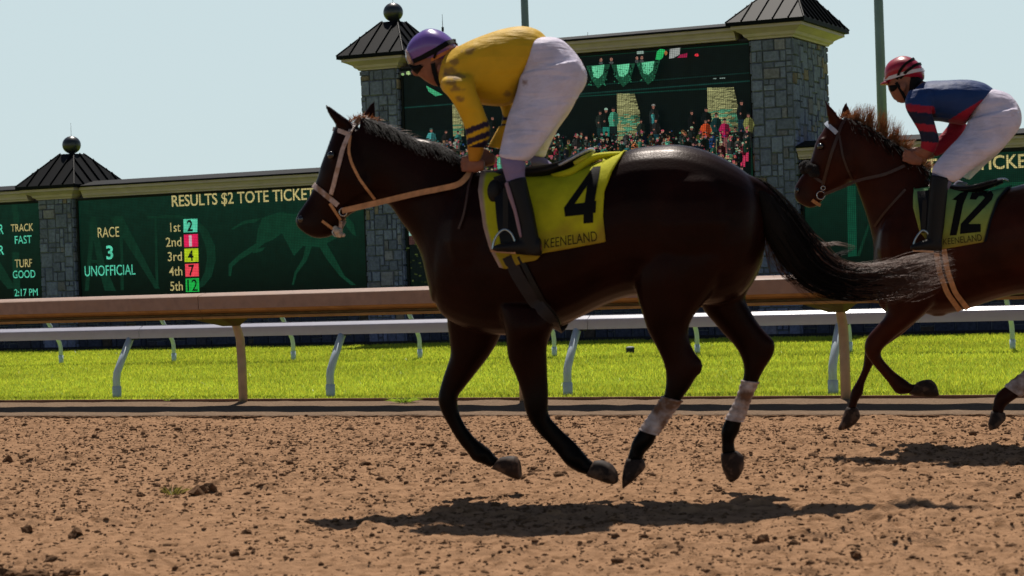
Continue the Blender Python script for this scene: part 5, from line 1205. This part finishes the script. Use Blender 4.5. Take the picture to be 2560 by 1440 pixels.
b = MB(); ribbon(b, [F1.W(x, y, -.078) for x, y in ((1082, 158), (1086, 180), (1092, 200), (1100, 214))], .022, .006); ribbon(b, [F1.W(x, y, .078) for x, y in ((1082, 158), (1086, 180), (1092, 200), (1100, 214))], .022, .006)
b.build('chin_strap', m_ink, person1)
b = MB(); loft(b, F1, [(1096, 188, 1124, 140, 0, .062), (1104, 214, 1136, 136, 0, .075)], sub=2); b.build('neck_gaiter', m_ink, person1, smooth=True)

# rider in blue and red -------------------------------------------
K_t = [(2306, 206, 2262, 250, 0, .085), (2330, 202, 2276, 282, 0, .16), (2362, 201, 2318, 300, 0, .195), (2398, 199, 2352, 304, 0, .195), (2430, 200, 2386, 310, 0, .185), (2462, 208, 2412, 312, 0, .17), (2486, 224, 2424, 290, 0, .14)]
K_an = [(2272, 226, 2330, 220, -.16, .05), (2262, 252, 2330, 262, -.19, .060), (2266, 276, 2330, 282, -.205, .056), (2282, 304, 2336, 302, -.205, .050), (2296, 328, 2342, 324, -.20, .048), (2302, 350, 2348, 352, -.19, .045), (2300, 372, 2336, 384, -.17, .038)]
K_af = [(2340, 262, 2390, 280, .18, .05), (2372, 300, 2420, 318, .19, .048), (2360, 326, 2404, 350, .18, .044), (2338, 350, 2368, 378, .16, .038), (2316, 366, 2340, 392, .15, .034)]
Q_pel = [(2424, 262, 2484, 222, 0, .12), (2422, 288, 2524, 236, 0, .155), (2416, 318, 2550, 270, 0, .175), (2412, 340, 2554, 306, 0, .17), (2412, 352, 2540, 332, 0, .12)]
Q_ln = [(2420, 300, 2545, 270, -.10, .09), (2412, 322, 2553, 310, -.12, .095), (2396, 344, 2530, 346, -.15, .092), (2378, 362, 2500, 376, -.19, .085), (2356, 386, 2460, 404, -.22, .078), (2338, 408, 2422, 430, -.25, .07), (2330, 424, 2398, 450, -.265, .062), (2329, 432, 2383, 457, -.27, .055)]
Q_lf = [(2425, 300, 2545, 280, .10, .09), (2420, 340, 2530, 340, .13, .09), (2420, 368, 2500, 380, .18, .08), (2410, 400, 2466, 410, .22, .075), (2404, 424, 2438, 436, .25, .06), (2402, 440, 2424, 450, .26, .045)]
calf2f = [(2394, 450, 2420, 458, .25, .045), (2378, 466, 2412, 476, .26, .045), (2368, 484, 2400, 492, .26, .042)]
calf2n = [(2330, 430, 2382, 455, -.272, .05), (2328, 450, 2376, 465, -.285, .048), (2328, 470, 2372, 475, -.29, .045)]
boot2 = [(2327, 436, 2374, 446, -.29, .052), (2323, 470, 2370, 474, -.30, .050), (2320, 510, 2366, 512, -.305, .047), (2318, 550, 2362, 552, -.31, .042), (2316, 580, 2358, 584, -.315, .038), (2318, 606, 2354, 612, -.32, .036), (2322, 622, 2352, 630, -.32, .03)]
foot2 = [(2354, 592, 2356, 632, -.32, .030), (2332, 592, 2332, 632, -.322, .036), (2308, 600, 2308, 630, -.328, .038), (2288, 608, 2286, 628, -.334, .036), (2276, 614, 2275, 624, -.336, .02)]
head2 = [(2214, 176, 2306, 168, 0, .072), (2212, 196, 2308, 192, 0, .078), (2219, 214, 2302, 206, 0, .075), (2222, 226, 2296, 218, 0, .069), (2229, 236, 2290, 228, 0, .062), (2237, 246, 2284, 240, 0, .052), (2246, 254, 2276, 250, 0, .038), (2252, 258, 2268, 256, 0, .02)]
face2 = [[(2224, 222, 2246, 216, 0, .010), (2226, 234, 2250, 232, 0, .015), (2235, 249, 2256, 242, 0, .015), (2242, 251, 2254, 250, 0, .010)], [(2241, 252, 2256, 250, 0, .022), (2244, 256, 2258, 255, 0, .02)]]
neck2 = [(2270, 196, 2282, 250, 0, .055), (2300, 200, 2284, 256, 0, .062), (2322, 208, 2300, 264, 0, .07)]
ear2 = [(2250, 206, 2264, 206, -.074, .006), (2250, 218, 2266, 218, -.08, .009), (2254, 230, 2262, 229, -.074, .006)]
BL = np.array((.012, .045, .17)); RD = np.array((.36, .012, .035)); NB = np.array((.010, .014, .045))
def paint_j2(px, py, co):
    c = np.tile(BL, (len(px), 1)); lat = (co - F2.p0) @ NH
    c[(px > 2372) & (py > 262 - (px - 2372) * .15) & (py > 300 - (px - 2372) * .62)] = RD
    near = (lat < -.10) & (px < 2350); s_ = py - .10 * (px - 2290)
    bands = ((262, 280, RD), (280, 308, NB), (308, 326, RD), (326, 352, NB), (352, 400, RD))
    arm = near & (px < 2338 + (py - 262) * .12) & (px < 2332 + (py - 280) * .25 + 6)
    for a, b_, cc in bands: c[arm & (s_ > a) & (s_ <= b_)] = cc
    far = (lat > .08) & (py > 318) & (px < 2410)
    c[far] = RD * 1.1
    return c
dn2 = nrm_(-Z * .9 - EH * .35); fw2 = nrm_(-EH * .9 - Z * .3); fw2 = nrm_(fw2 - dn2 * (fw2 @ dn2))
R2 = dict(at=(2350, 640), skin=[head2] + face2 + [neck2, ear2, mir(ear2), [(2296, 366, 2334, 384, -.17, .034), (2284, 378, 2316, 400, -.155, .03)], [(2312, 368, 2338, 392, .15, .03), (2300, 380, 2322, 400, .14, .028)]],
 under=[K_t, K_an, K_af, Q_pel, Q_ln, Q_lf, calf2n, calf2f, boot2, foot2], hands=[(2286, 396, -.145, dn2, fw2, -NH), (2298, 392, .12, dn2, fw2, NH)],
 wear=[('jacket', m_jack, [K_t, K_an, K_af], .008, paint_j2), ('breeches', m_bree, [Q_pel, Q_ln, Q_lf], .008, lambda px, py, co: paint_b1(px * .9 + 60, py, co)), ('stocking', m_bree, [calf2n], .007, cst((.22, .20, .30))), ('stocking', m_bree, [calf2f], .007, cst((.22, .20, .30))),
       ('boot', m_leather, [boot2, foot2], .006, None), ('boot', m_leather, [mir(boot2), mir(foot2)], .006, None)])
person2 = person(F2, R2, 'jockey in blue silks with red stripes and red helmet riding the second horse')
H2_ = [(2211, 192, 2213, 206, 0, .03), (2213, 170, 2222, 212, 0, .07), (2226, 152, 2238, 208, 0, .092), (2252, 140, 2262, 206, 0, .103), (2278, 144, 2288, 204, 0, .10), (2300, 160, 2306, 202, 0, .08), (2311, 182, 2311, 196, 0, .035)]
helmet(F2, person2, H2_, m_red, [('band', [(2211, 198), (2236, 190), (2262, 182), (2290, 176), (2310, 174)], .020, m_white, .004), ('goggle_strap', [(2242, 196), (2250, 176), (2264, 160), (2284, 148)], .016, m_ink, .006), ('goggle_strap', [(2250, 194), (2268, 176), (2290, 162), (2302, 160)], .016, m_ink, .006)],
       peak=[(2200, 210, 2201, 213, 0, .02), (2208, 205, 2212, 213, 0, .06), (2218, 203, 2222, 213, 0, .072)])
b = MB(); loft(b, F2, [(2221, 214, 2228, 232, 0, .055), (2230, 211, 2237, 232, 0, .072), (2242, 210, 2244, 226, 0, .078)], n=18, sub=3); b.build('goggles', m_ink, person2, smooth=True)
b = MB()
for l in (-.079, .079): ribbon(b, [F2.W(x, y, l) for x, y in ((2240, 206), (2250, 222), (2260, 240), (2266, 252))], .018, .006)
b.build('chin_strap', m_ink, person2)
b = MB(); loft(b, F2, [(2262, 196, 2308, 194, 0, .077), (2264, 214, 2306, 206, 0, .078), (2268, 236, 2298, 220, 0, .068), (2268, 254, 2290, 236, 0, .055)], n=20, sub=3); b.build('neck_gaiter', m_ink, person2, smooth=True)
